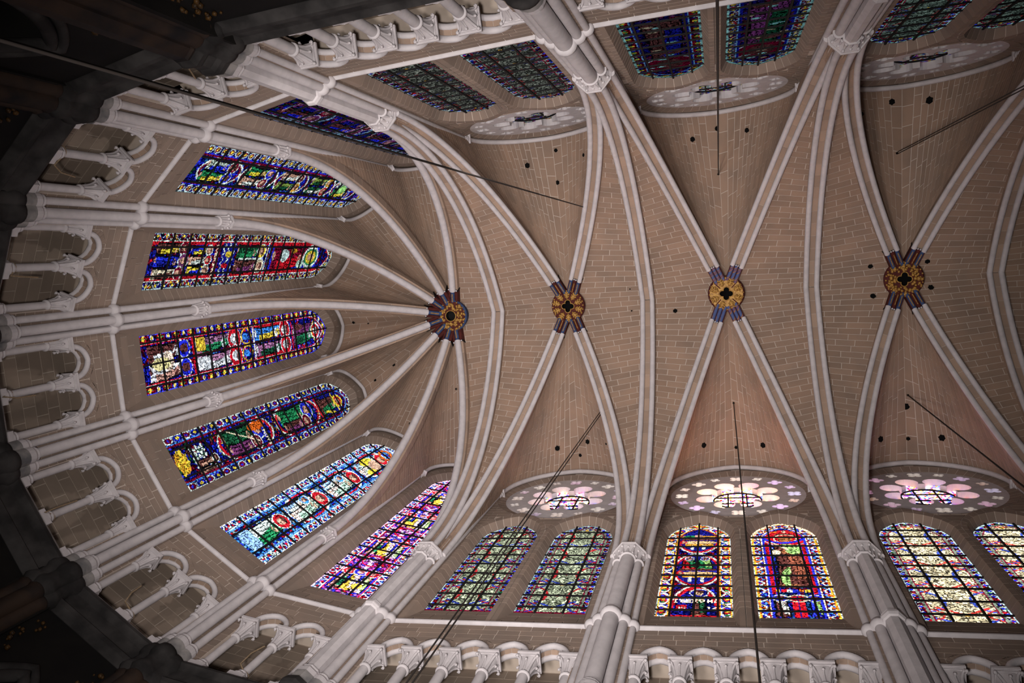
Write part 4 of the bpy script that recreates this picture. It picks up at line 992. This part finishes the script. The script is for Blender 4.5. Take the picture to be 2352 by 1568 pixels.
def lancet_design(side, k, j):
    s = Cv(LH, LZS-LZ0, LZA-LZS, 200+side*50+k*10+j); al = s.D >= -1; H = s.za
    if side > 0 and k == 0: grisaille(s, (.66,.74,.50), (.55,.02,.03), (.03,.06,.45), 'chip'); s.rect(-2, 2, 0, .16, RUB); return s.finish(1.1, fine=.22)
    if side > 0 and k == 2: grisaille(s, (1.25,1.06,.66), (.05,.10,.60), (.70,.05,.04), 'chip'); return s.finish(1.5, fine=.22)
    if side < 0 and k != 1:
        grisaille(s, (.20,.22,.19), (.20,.03,.03), (.05,.06,.18), 'chip', .22); return s.finish(.55 if k == 0 else .40, (1, 1, 1) if k == 0 else (.8, 1.05, 1.05))
    if side < 0:
        s.mosaic(al, [DBL, PUR, (.03,.02,.16), RUB, BRN], [4, 3, 4, 1.5, 1], .15); s.figure(0, .6, 5.6, 1.1, PUR if j else BRN, DGR if j else DBL, RUB, BRN)
        for q in range(14): s.disc(s.r.uniform(-.6, .6), s.r.uniform(.5, 7), .14, .07, (.35,.85,.75) if q % 2 else (.6,.5,.3))
        s.border('lozenge' if j else 'fleur', .30, ((.25,.6,.9), DBL)); s.put(s.D < .06, (.45,.95,.80)); return s.finish(.25, (.9, .95, 1.15))
    if j == 0:
        s.mosaic(al, [DBL, BLU, RUB, RD, PUR], [4, 3, 2, 2, 1], .11)
        for z, n in ((3.35, 1), (6.0, 0)):
            s.disc(0, z, .72, 1.25, DBL); s.ring(0, z, .74, 1.28, .06, WHT); s.ring(0, z, .67, 1.18, .07, RD)
            s.disc(.05, z-.32, .58, .17, (.85,.60,.30)); s.disc(-.52, z-.28, .12, .17, RD); s.disc(-.50, z-.28, .07, .11, FLE); s.rect(-.55, .6, z-.10, z+.05, BRN)
            s.rect(-.45, .5, z-.62, z-.48, GLD); s.rect(-.25, -.15, z-.95, z-.6, WHT); s.rect(.15, .25, z-.95, z-.6, WHT)
            if n:
                for u, a, b in ((-.25, RD, GRN), (.25, GRN, LGR)): s.figure(u, z+.05, .95, .5, a, b, DBL)
            else: s.rect(-.6, .6, z+.2, z+.32, GLD); s.disc(-.3, z+.25, .2, .12, GRN); s.disc(0, z+.3, .14, .14, FLE)
        s.disc(0, .15, .74, 1.9, DBL); s.mosaic(((s.U/.72)**2+((s.Z-.15)/1.85)**2 < 1), [DBL, BLU], [2, 1], .12); s.ring(0, .15, .74, 1.9, .06, WHT); s.ring(0, .15, .66, 1.78, .09, RD)
        s.figure(.12, .1, 1.75, .42, BRN, DGR, DBL, (.85,.6,.35)); s.rect(-.5, -.2, .42, .78, RD)
        for u in (-.42, -.35, -.28): s.rect(u-.02, u+.02, .45, .7, WHT)
        s.text(-.60, .98, "I'GERV", .20, CRM); s.text(.38, .98, 'HAI', .20, CRM); s.text(.34, .50, 'I.ARE', .20, CRM)
        s.rect(-.75, .75, 0, .14, RD); s.C[~s.clean] *= .72; s.border('flower', .34, (GLD, RUB)); return s.finish(1.7, (1.15, 1.0, .95))
    s.mosaic(al, [DBL, BLU, (.01,.06,.22), RUB, (.02,.12,.35)], [4, 3, 3, .8, 2], .11)
    for q in range(90): s.disc(s.r.uniform(-.7, .7), s.r.uniform(2, 7), .03, .03, [RD, WHT, RD][q % 3])
    for sg in (-1, 1): s.rect(sg*.62-.09, sg*.62+.09, 1.6, 6.2, RD); s.rect(sg*.50-.03, sg*.50+.03, 0, 6.4, BLU)
    s.figure(.05, 2.05, 4.6, .95, BRN, (.30,.10,.06), RD, (.35,.14,.06)); s.robe(((s.U-.24)/.26)**2+((s.Z-5.0)/.42)**2 < 1, LGR); s.robe(((s.U+.10+.08*np.sin(s.Z*3))/.13)**2+((s.Z-2.8)/.75)**2 < 1, LGR); s.robe(((s.U-.02)/.2)**2+((s.Z-5.35)/.16)**2 < 1, LGR); s.line((-.45, 5.75), (.05, 5.0), .10, CRM); s.disc(-.32, 4.75, .14, .22, CRM); s.disc(.05, 5.98, .36, .36, RD); s.disc(.05, 5.96, .23, .29, (.40,.16,.06)); s.ring(.05, 5.98, .36, .36, .05, CRM)
    for u in np.arange(-.45, .5, .16): s.rect(u-.07, u+.07, 1.72, 1.90, [YEL, RD, WHT, BLU, ORG][int((u+.5)*6) % 5])
    s.rect(-.12, .22, .12, 1.45, RD); s.rect(.03, .07, .12, 1.45, DBL); s.ring(.05, 1.3, .25, .22, .07, CRM); s.figure(-.42, .15, 1.35, .40, BRN, WHT, BLU, BRN); s.figure(.50, .15, 1.35, .40, BLU, LGR, BLU, BRN)
    s.rect(-.4, .45, 6.55, 6.7, ORG); s.rect(-.16, .24, 6.5, 6.78, RD); s.disc(.05, 6.64, .07, .09, CRM); s.ring(0, 6.35, .72, .75, .14, BLU)
    s.C *= .8
    s.border('scroll', .34, (CRM, BLU)); s.put((s.D < .07) & (s.Z > s.zs), CRM); return s.finish(1.85, (1.15, 1.0, .95))
def glass_object(name, V, F, colr, parent):
    o = mobj(name, V, F, M_GLASS, parent); me = o.data
    at = me.color_attributes.new('Col', 'FLOAT_COLOR', 'CORNER'); n = len(me.loops)
    tot = np.empty(len(me.polygons), int); me.polygons.foreach_get('loop_total', tot)
    c = np.repeat(np.c_[np.asarray(colr), np.ones(len(colr))], tot, axis=0).astype(np.float32); at.data.foreach_set('color', c.ravel())
    return o
WNUM = [0]
def window(label, where):
    WNUM[0] += 1; e = thing('window_%d' % WNUM[0], label, 'window', tuple(map(float, where)), kind='structure'); WPOS[e.name] = tuple(where); return e
def glaze(e, bay, mid, off, half, z0, zs, za, C, vbars, rows):
    """panes between the iron bars; C = colour canvas over the opening's box"""
    nz, nu = C.shape[:2]; cu = 2*half/nu; cz = (za-z0)/nz; r = np.random.default_rng(nz*7+nu+WNUM[0])
    JU = np.zeros((nz+1, nu+1)); JZ = JU.copy(); JU[1:-1, 1:-1] = r.uniform(-.32, .32, (nz-1, nu-1))*cu; JZ[1:-1, 1:-1] = r.uniform(-.32, .32, (nz-1, nu-1))*cz
    ub = [0]+[int(round((v+half)/cu)) for v in vbars]+[nu]; zb = [0]+[int(round((q-z0)/cz)) for q in rows]+[nz]
    for a, b in zip(zb[:-1], zb[1:]):
        for c, d in zip(ub[:-1], ub[1:]):
            V = []; F = []; K = []; idx = {}
            for i in range(a, b):
                zc = z0+(i+.3)*cz; hw = half_at(zc, half, zs, za)+cu*1.2
                for j in range(c, d):
                    if abs(-half+(j+.5)*cu) > hw: continue
                    f = []
                    for (p, q) in ((i, j), (i, j+1), (i+1, j+1), (i+1, j)):
                        if (p, q) not in idx:
                            idx[(p, q)] = len(V); V.append(bay.p(mid-half+q*cu+JU[p, q], off, z0+p*cz+JZ[p, q]))
                        f.append(idx[(p, q)])
                    F.append(f); K.append(C[i, j])
            if len(F) > 2: glass_object('pane', V, F, K, e)
    w = .028
    for v in vbars:
        q = half_at(za, half, zs, za); top = za
        for z in np.linspace(zs, za, 60):
            if half_at(z, half, zs, za) < abs(v)+.01: top = z; break
        V, F = band(bay, mid+v-w, mid+v+w, [(off-.07, z0), (off-.02, z0), (off-.02, top), (off-.07, top)]); mobj('upright_bar', V, F, M_IRON, e)
    for z in rows:
        h = half_at(z, half, zs, za); V, F = band(bay, mid-h, mid+h, [(off-.05, z-w), (off-.01, z-w), (off-.01, z+w), (off-.05, z+w)]); mobj('cross_bar', V, F, M_IRON, e)
AV = [(-.47, .47), (-.50, .50), (-.50, .50), (-.72, 0.0, .72), (-.50, .50), (-.45, .45), (-.36, .36)]
ALAB = ['dark violet and blue stained glass window next to the grisaille bay of the apse mouth', 'deep blue stained glass window with a border of white rings', 'red and blue stained glass window with a lozenge border and green-haloed figure',
        'stained glass window with a red and blue fleur border and paired red-haloed figures', 'stained glass window with two tall round medallions and trefoil border', 'bright pale blue and white stained glass window', 'glowing pink and violet stained glass window']
for i, b in enumerate(APB):
    e = window(ALAB[i], b.p(b.mid, OGA, AZ0)); n = 13 if i != 5 else 12
    step = (AZS+.55-AZ0-.95)/(n-1)
    glaze(e, b, b.mid, OGA+.02, AH, AZ0, AZS, AZA, apse_design(i), AV[i], [AZ0+.95+step*q for q in range(n)])
LNAME = {(1, 0, 0): 'green grisaille lancet beside the pink and violet window pier', (1, 0, 1): 'green grisaille lancet beside the round-shafted pier', (1, 1, 0): 'gold-bordered lancet with round medallions of reclining figures',
         (1, 1, 1): 'gold-bordered lancet with one tall red-haloed standing figure', (1, 2, 0): 'cream grisaille lancet beside the octagonal-shafted pier', (1, 2, 1): 'cream grisaille lancet farther from the octagonal-shafted pier',
         (-1, 0, 0): 'dark grey grisaille lancet beside the dark violet window pier', (-1, 0, 1): 'dark grey grisaille lancet beside the round-shafted pier', (-1, 1, 0): 'dark purple lancet with pale turquoise edging and square-chequered border',
         (-1, 1, 1): 'dark purple lancet with a lozenge border lined in blue', (-1, 2, 0): 'shadowed teal-grey grisaille lancet beside the octagonal-shafted pier', (-1, 2, 1): 'shadowed teal-grey grisaille lancet farther from the octagonal-shafted pier'}
for side, bays in ((1, SB), (-1, NB)):
    for k, b in enumerate(bays):
        for j, c in enumerate(lancet_centres(b)):
            e = window(LNAME[(side, k, j)], b.p(c, OGS, LZ0)); n = 9
            vb = (-.42, .42) if k != 1 else ((-.66, 0, .66) if j == 0 else (-.52, .0, .52) if side < 0 else (-.46, .46))
            rows = [LZ0+.42+(LZS-LZ0+.15-.42)*q/7 for q in range(8)]+([LZS+.75] if k != 1 else [])
            glaze(e, b, c, OGS+.02, LH, LZ0, LZS, LZA, lancet_design(side, k, j), vb, rows)

# roses: pierced stone plate with glass at its back
LD, LR, R0 = 1.27, 0.41, 0.98                     # petals opening off a round centre
_x = (LD*LD+R0*R0-LR*LR)/(2*LD); _al = math.acos(_x/R0); _ph = math.atan2(R0*math.sin(_al), _x-LD)
lobes = []
for t in range(8):
    a = PI/8+t*PI/4
    lobes += [(LD*math.cos(a)+LR*math.cos(a+q), LD*math.sin(a)+LR*math.sin(a+q)) for q in np.linspace(-_ph, _ph, 15)]
    lobes += [(R0*math.cos(a+q), R0*math.sin(a+q)) for q in np.linspace(_al, PI/4-_al, 5)[1:-1]]
SMALL = []
for q in range(8):
    a = 2*PI*q/8; SMALL.append((foil(2.16*math.cos(a), 2.16*math.sin(a), 4, .17, .128, a+PI/4, 8), a, .34))
    a2 = a+PI/8; SMALL.append((foil(2.24*math.cos(a2), 2.24*math.sin(a2), 4, .125, .094, a2+PI/4, 8), a2, .25))
RV, RF = filled_plate(circle(0, 0, RO_R+.01, 72), [lobes]+[x[0] for x in SMALL], 0.30)
RGAIN = {(1, 0): 8.0, (1, 1): 22.0, (1, 2): 8.0, (-1, 0): .30, (-1, 1): .42, (-1, 2): .22}
RTINT = {(1, 0): np.array([1.0, .78, .72]), (1, 1): np.array([1.0, .60, .40]), (1, 2): np.array([1.0, .66, .72])}
HUES = [(1.0,.62,.42), (.85,.55,.95), (1.0,.80,.62), (.95,.50,.75), (.75,.70,1.0), (1.0,.90,.72)]
for side, bays, names in ((1, SB, SN), (-1, NB, NN)):
    for k, b in enumerate(bays):
        e = window('round plate-tracery rose with lobed centre above the '+names[k], b.p(b.mid, RO_OFF, RO_Z-RO_R)); g = RGAIN[(side, k)]
        mobj('tracery_plate', [b.p(b.mid+x, RO_OFF+.15-z, RO_Z+y) for x, y, z in RV], RF, M_WHITE, e)
        off = RO_OFF+.28; r = np.random.default_rng(900+side+k); col = lambda: HUES[r.integers(len(HUES))]
        for f, a, rr in SMALL:
            base = np.array(HUES[r.integers(len(HUES))])*g*(.32 if side > 0 else .16)
            cx = np.mean([p[0] for p in f]); cy = np.mean([p[1] for p in f]); n = len(f)
            V = [b.p(b.mid+cx, off, RO_Z+cy)]+[b.p(b.mid+cx+(x-cx)*1.15, off, RO_Z+cy+(y-cy)*1.15) for x, y in f]
            glass_object('quatrefoil_pane', V, [[0, 1+i, 1+(i+1) % n] for i in range(n)], [base*r.uniform(.6, 1.2) for i in range(n)], e)
        # centre: nine panes cut by the grid, each a mosaic of small pieces
        q = 0.075; X0 = np.arange(-1.80, 1.80, q); pal = np.array([WHT, WHT, BLU, LBL, RD, YEL, MAG, WHT, CRM]); cutl = [-2, -.36, .36, 2]
        for ia in range(3):
            for ib in range(3):
                V = []; F = []; K = []
                for x in X0:
                    for y in X0:
                        cx, cy = x+q/2, y+q/2
                        if not (cutl[ia] <= cx < cutl[ia+1] and cutl[ib] <= cy < cutl[ib+1]): continue
                        ok = math.hypot(cx, cy) < 1.06 or any(math.hypot(cx-LD*math.cos(PI/8+PI/4*t), cy-LD*math.sin(PI/8+PI/4*t)) < .49 for t in range(8))
                        if not ok: continue
                        n = len(V); V += [b.p(b.mid+x+dx, off, RO_Z+y+dy) for dx, dy in ((0, 0), (q, 0), (q, q), (0, q))]; F.append([n, n+1, n+2, n+3])
                        K.append(pal[r.integers(len(pal))]*RTINT.get((side, k), np.ones(3))*g*r.uniform(.25, 1.0)*(1.0 if r.random() > .2 else .15))
                if F: glass_object('pane', V, F, K, e)
        V, F = tube([b.p(b.mid+.92*math.cos(t), off-.05, RO_Z+.92*math.sin(t)) for t in np.linspace(0, 2*PI, 33)[:-1]], .035, 6, closed=True); mobj('ring_bar', V, F, M_IRON, e, True)
        for t in (-.36, .36):
            V, F = band(b, b.mid+t-.03, b.mid+t+.03, [(off-.07, RO_Z-.9), (off-.03, RO_Z-.9), (off-.03, RO_Z+.9), (off-.07, RO_Z+.9)]); mobj('upright_bar', V, F, M_IRON, e)
            V, F = band(b, b.mid-.9, b.mid+.9, [(off-.06, RO_Z+t-.03), (off-.02, RO_Z+t-.03), (off-.02, RO_Z+t+.03), (off-.06, RO_Z+t+.03)]); mobj('cross_bar', V, F, M_IRON, e)

# ------------------------------------------------------------------ vent holes, hanging cables, small fittings
from mathutils.bvhtree import BVHTree
_V = []; _F = []
for V, F in CELLS:
    k = len(_V); _V += [tuple(v) for v in V]; _F += [[i+k for i in f] for f in F]
BVH = BVHTree.FromPolygons(_V, _F)
def vault_hit(u, v):
    """where the line of sight through a photo pixel meets the vault"""
    d = RM.T @ np.array([(u-1176)/1788.93, (v-784)/1788.93, 1.0]); loc, nor, idx, dist = BVH.ray_cast(Vector(CAM), Vector(d).normalized())
    if loc is None: return None
    n = np.array(nor); n = -n if n @ d > 0 else n
    return np.array(loc), n
HOLES = {'green': [(1280,1029,.13), (1350,1014,.12), (1333,1045,.09), (1393,1019,.07)], 'gold-bordered': [(1616,1022,.13), (1691,1027,.08), (1753,1022,.13)],
 'cream': [(2022,1008,.14), (2086,1007,.09), (2164,1005,.14), (2081,933,.14)], 'grey': [(1211,380,.13), (1277,345,.10), (1341,356,.09), (1281,419,.11)],
 'dark purple': [(1590,320,.12), (1647,295,.11), (1716,299,.11)], 'teal-grey': [(1979,262,.10), (2048,234,.13), (2135,230,.15)],
 'wreath': [(1999,611,.11), (2130,600,.11), (2138,660,.12), (2005,680,.12)], 'spiral': [(1551,714,.11), (1447,663,.05), (1451,714,.05)],
 'a5': [(943,973,.10)], 'a4': [(862,873,.08), (905,838,.09)], 'a1': [(925,538,.08)], 'a2': [(826,603,.08)], 'a3': [(812,740,.08), (846,743,.05)], 'a6': [(1047,893,.06), (1062,971,.07)]}
HL = {'wreath': 'round vent hole in the vault beside the wreath boss', 'spiral': 'small vent hole in the vault beside the spiral-armed boss'}
for i in range(7): HL['a%d' % i] = 'small vent hole in the vault wedge above the '+WN[i]
for key, lst in HOLES.items():
    for (u, v, r) in lst:
        q = vault_hit(u, v)
        if q is None: continue
        p, n = q; n = nrm(n); a = nrm(np.cross(n, (0, 1, 0.2))); b = np.cross(n, a); K = 12
        lab = HL.get(key, 'round black vent hole in the vault cell over the '+key+' lancets')
        e = thing('vent_hole', lab, 'hole', tuple(map(float, p)), 'vent holes, '+lab.split(' in the ')[-1][:60]); WPOS[e.name] = tuple(p)
        rr = [r*(1+.12*math.sin(3*j+u)) for j in range(K)]
        V = [p+n*.022+x*(a*math.cos(2*PI*j/K)+b*math.sin(2*PI*j/K)) for j, x in enumerate(rr)]
        mobj('painted_dark_disc', V+[p+n*.022], [[j, (j+1) % K, K] for j in range(K)], M_HOLE, e)  # flat black disc on the vault, the hole's shade put into its colour
        V, F = tube([p+n*.02+x*1.05*(a*math.cos(2*PI*j/K)+b*math.sin(2*PI*j/K)) for j, x in enumerate(rr)], .016, 5, closed=True); mobj('worn_edge', V, F, M_RIBST, e, True)
CAB = [(1350, 478, 'grey', True), (1385, 940, 'green', True), (1685, 925, 'gold-bordered', False), (2085, 907, 'cream', True), (1650, 400, 'dark purple', False), (2060, 352, 'teal-grey', True)]
for u, v, nm, two in CAB:
    p, n = vault_hit(u, v)
    e = thing('hanging_cable', 'thin dark lamp cable hanging straight down from the vault over the '+nm+' lancets', 'cable', (float(p[0]), float(p[1]), 0.0)); WPOS[e.name] = (p[0], p[1], 0.0)
    for dx in ((-.035, .035) if two else (0.0,)):
        V, F = tube([(p[0]+dx, p[1]+dx*.6, z) for z in (0.0, 10, 20, 30, p[2]-.02)], .017 if two else .024, 6); mobj('strand', V, F, M_CABLE, e, True)
    V, F = blob((p[0], p[1], p[2]-.03), .05); mobj('ceiling_anchor', V, F, M_HOLE, e, True)
# wires tied to triforium columns, and small rusty lamps on the sill
def wire(bay, s, desc, pts):
    c = bay.p(s, bay.o+.17, 0); P = [bay.p(s+x, bay.o+o, z) for x, o, z in pts]
    e = thing('tied_wire', 'tan wire tied round the column foot in the triforium beneath the '+desc, 'wire', tuple(map(float, P[0]))); WPOS[e.name] = tuple(P[0])
    V, F = tube(P, .022, 6); mobj('strand', V, F, M_ROPE, e, True)
    V, F = tube([(c[0]+.135*math.cos(t), c[1]+.135*math.sin(t), 17.66+.02*math.sin(t)) for t in np.linspace(0, 2*PI, 17)[:-1]], .012, 5, closed=True); mobj('loop', V, F, M_ROPE, e, True)
WIRES = [(0, -1.12, [(0, .05, 17.64), (.25, -.02, 17.45), (.62, .10, 17.9), (.95, .12, 18.55)]), (1, 0, [(0, .05, 17.64), (.30, .0, 17.5), (.55, .05, 17.9), (.70, .12, 18.5)]), (2, 0, [(0, .05, 17.64), (.14, -.05, 17.45), (.20, .0, 17.85), (.26, .05, 18.4)]),
         (3, 0, [(0, .05, 17.64), (-.02, -.12, 17.2), (.10, -.02, 17.7), (.14, .02, 18.3)]), (5, 0, [(0, .05, 17.64), (-.3, .0, 17.7), (-.45, .05, 18.1), (-.5, .10, 18.55)]), (6, 0, [(0, .05, 17.64), (-.2, .0, 17.8), (-.28, .05, 18.4), (-.2, .1, 18.9)]), (4, 0, [(0, .05, 17.64), (-.1, -.12, 17.3), (-.12, -.02, 17.8), (-.1, .05, 18.5)])]
for i, ds, pts in WIRES: wire(APB[i], APB[i].mid+ds, WN[i], pts)
def sill_lamp(bay, s, desc):
    p = bay.p(s, bay.o+.55, Z_SILL+.22); d = bay.inw; t = np.array([*bay.t, 0])
    e = thing('passage_lamp', 'small rusty lamp standing on the triforium sill beneath the '+desc, 'lamp', tuple(map(float, p))); WPOS[e.name] = tuple(p)
    V, F = tube([p, p+np.array([0, 0, .16])], .03, 8); mobj('stand', V, F, M_RUST, e, True)
    c = p+np.array([0, 0, .24]); V, F = tube([c-d*.14, c-d*.02, c+d*.16], [.07, .11, .13], 10); mobj('body', V, F, M_RUST, e, True)
    V, F = tube([c+t*.10-np.array([0, 0, .1]), c+t*.11, c-t*.11, c-t*.10-np.array([0, 0, .1])], .012, 6); mobj('yoke', V, F, M_ROPE, e, True)
for i, ds in ((1, .52), (2, .60), (4, -.62), (5, -.62), (0, .5)): sill_lamp(APB[i], APB[i].mid+ds, WN[i])
# tarnished stucco garlands on the sooty spandrels
for bay, nm, ss in [(APB[0], WN[0], .5), (APB[6], WN[6], 2.6), (APB[1], WN[1], .5), (APB[5], WN[5], 2.7), (APB[5], WN[5], .45), (NB[0], NN[0], .9)]:
    p = bay.p(ss, bay.o-.05, 14.9); mb = MB(); r = np.random.default_rng(int(ss*100)+len(nm))
    e = thing('stucco_garland', 'tarnished gilt garland on the black spandrel '+('second' if ss > 1 else 'first')+' below the '+nm, 'ornament', tuple(map(float, p))); WPOS[e.name] = tuple(p)
    for k in range(30):
        q = bay.p(ss+r.uniform(-.38, .38), bay.o-.05, 14.9+r.uniform(-.75, .75)); V, F = blob(q, r.uniform(.03, .075), .8, 5, 3); mobj('gilt_leaf', V, F, M_OLDGILT, e, True)
# paving far below, out of view
fl = mobj('floor', [(-14, -14, 0), (34, -14, 0), (34, 14, 0), (-14, 14, 0)], [[0, 1, 2, 3]], mat('grey_paving', (0.12, 0.11, 0.10), noise=(0.08, 0.075, 0.07), scale=.8))
tag(fl, 'grey stone paving of the choir floor', 'floor', kind='structure')
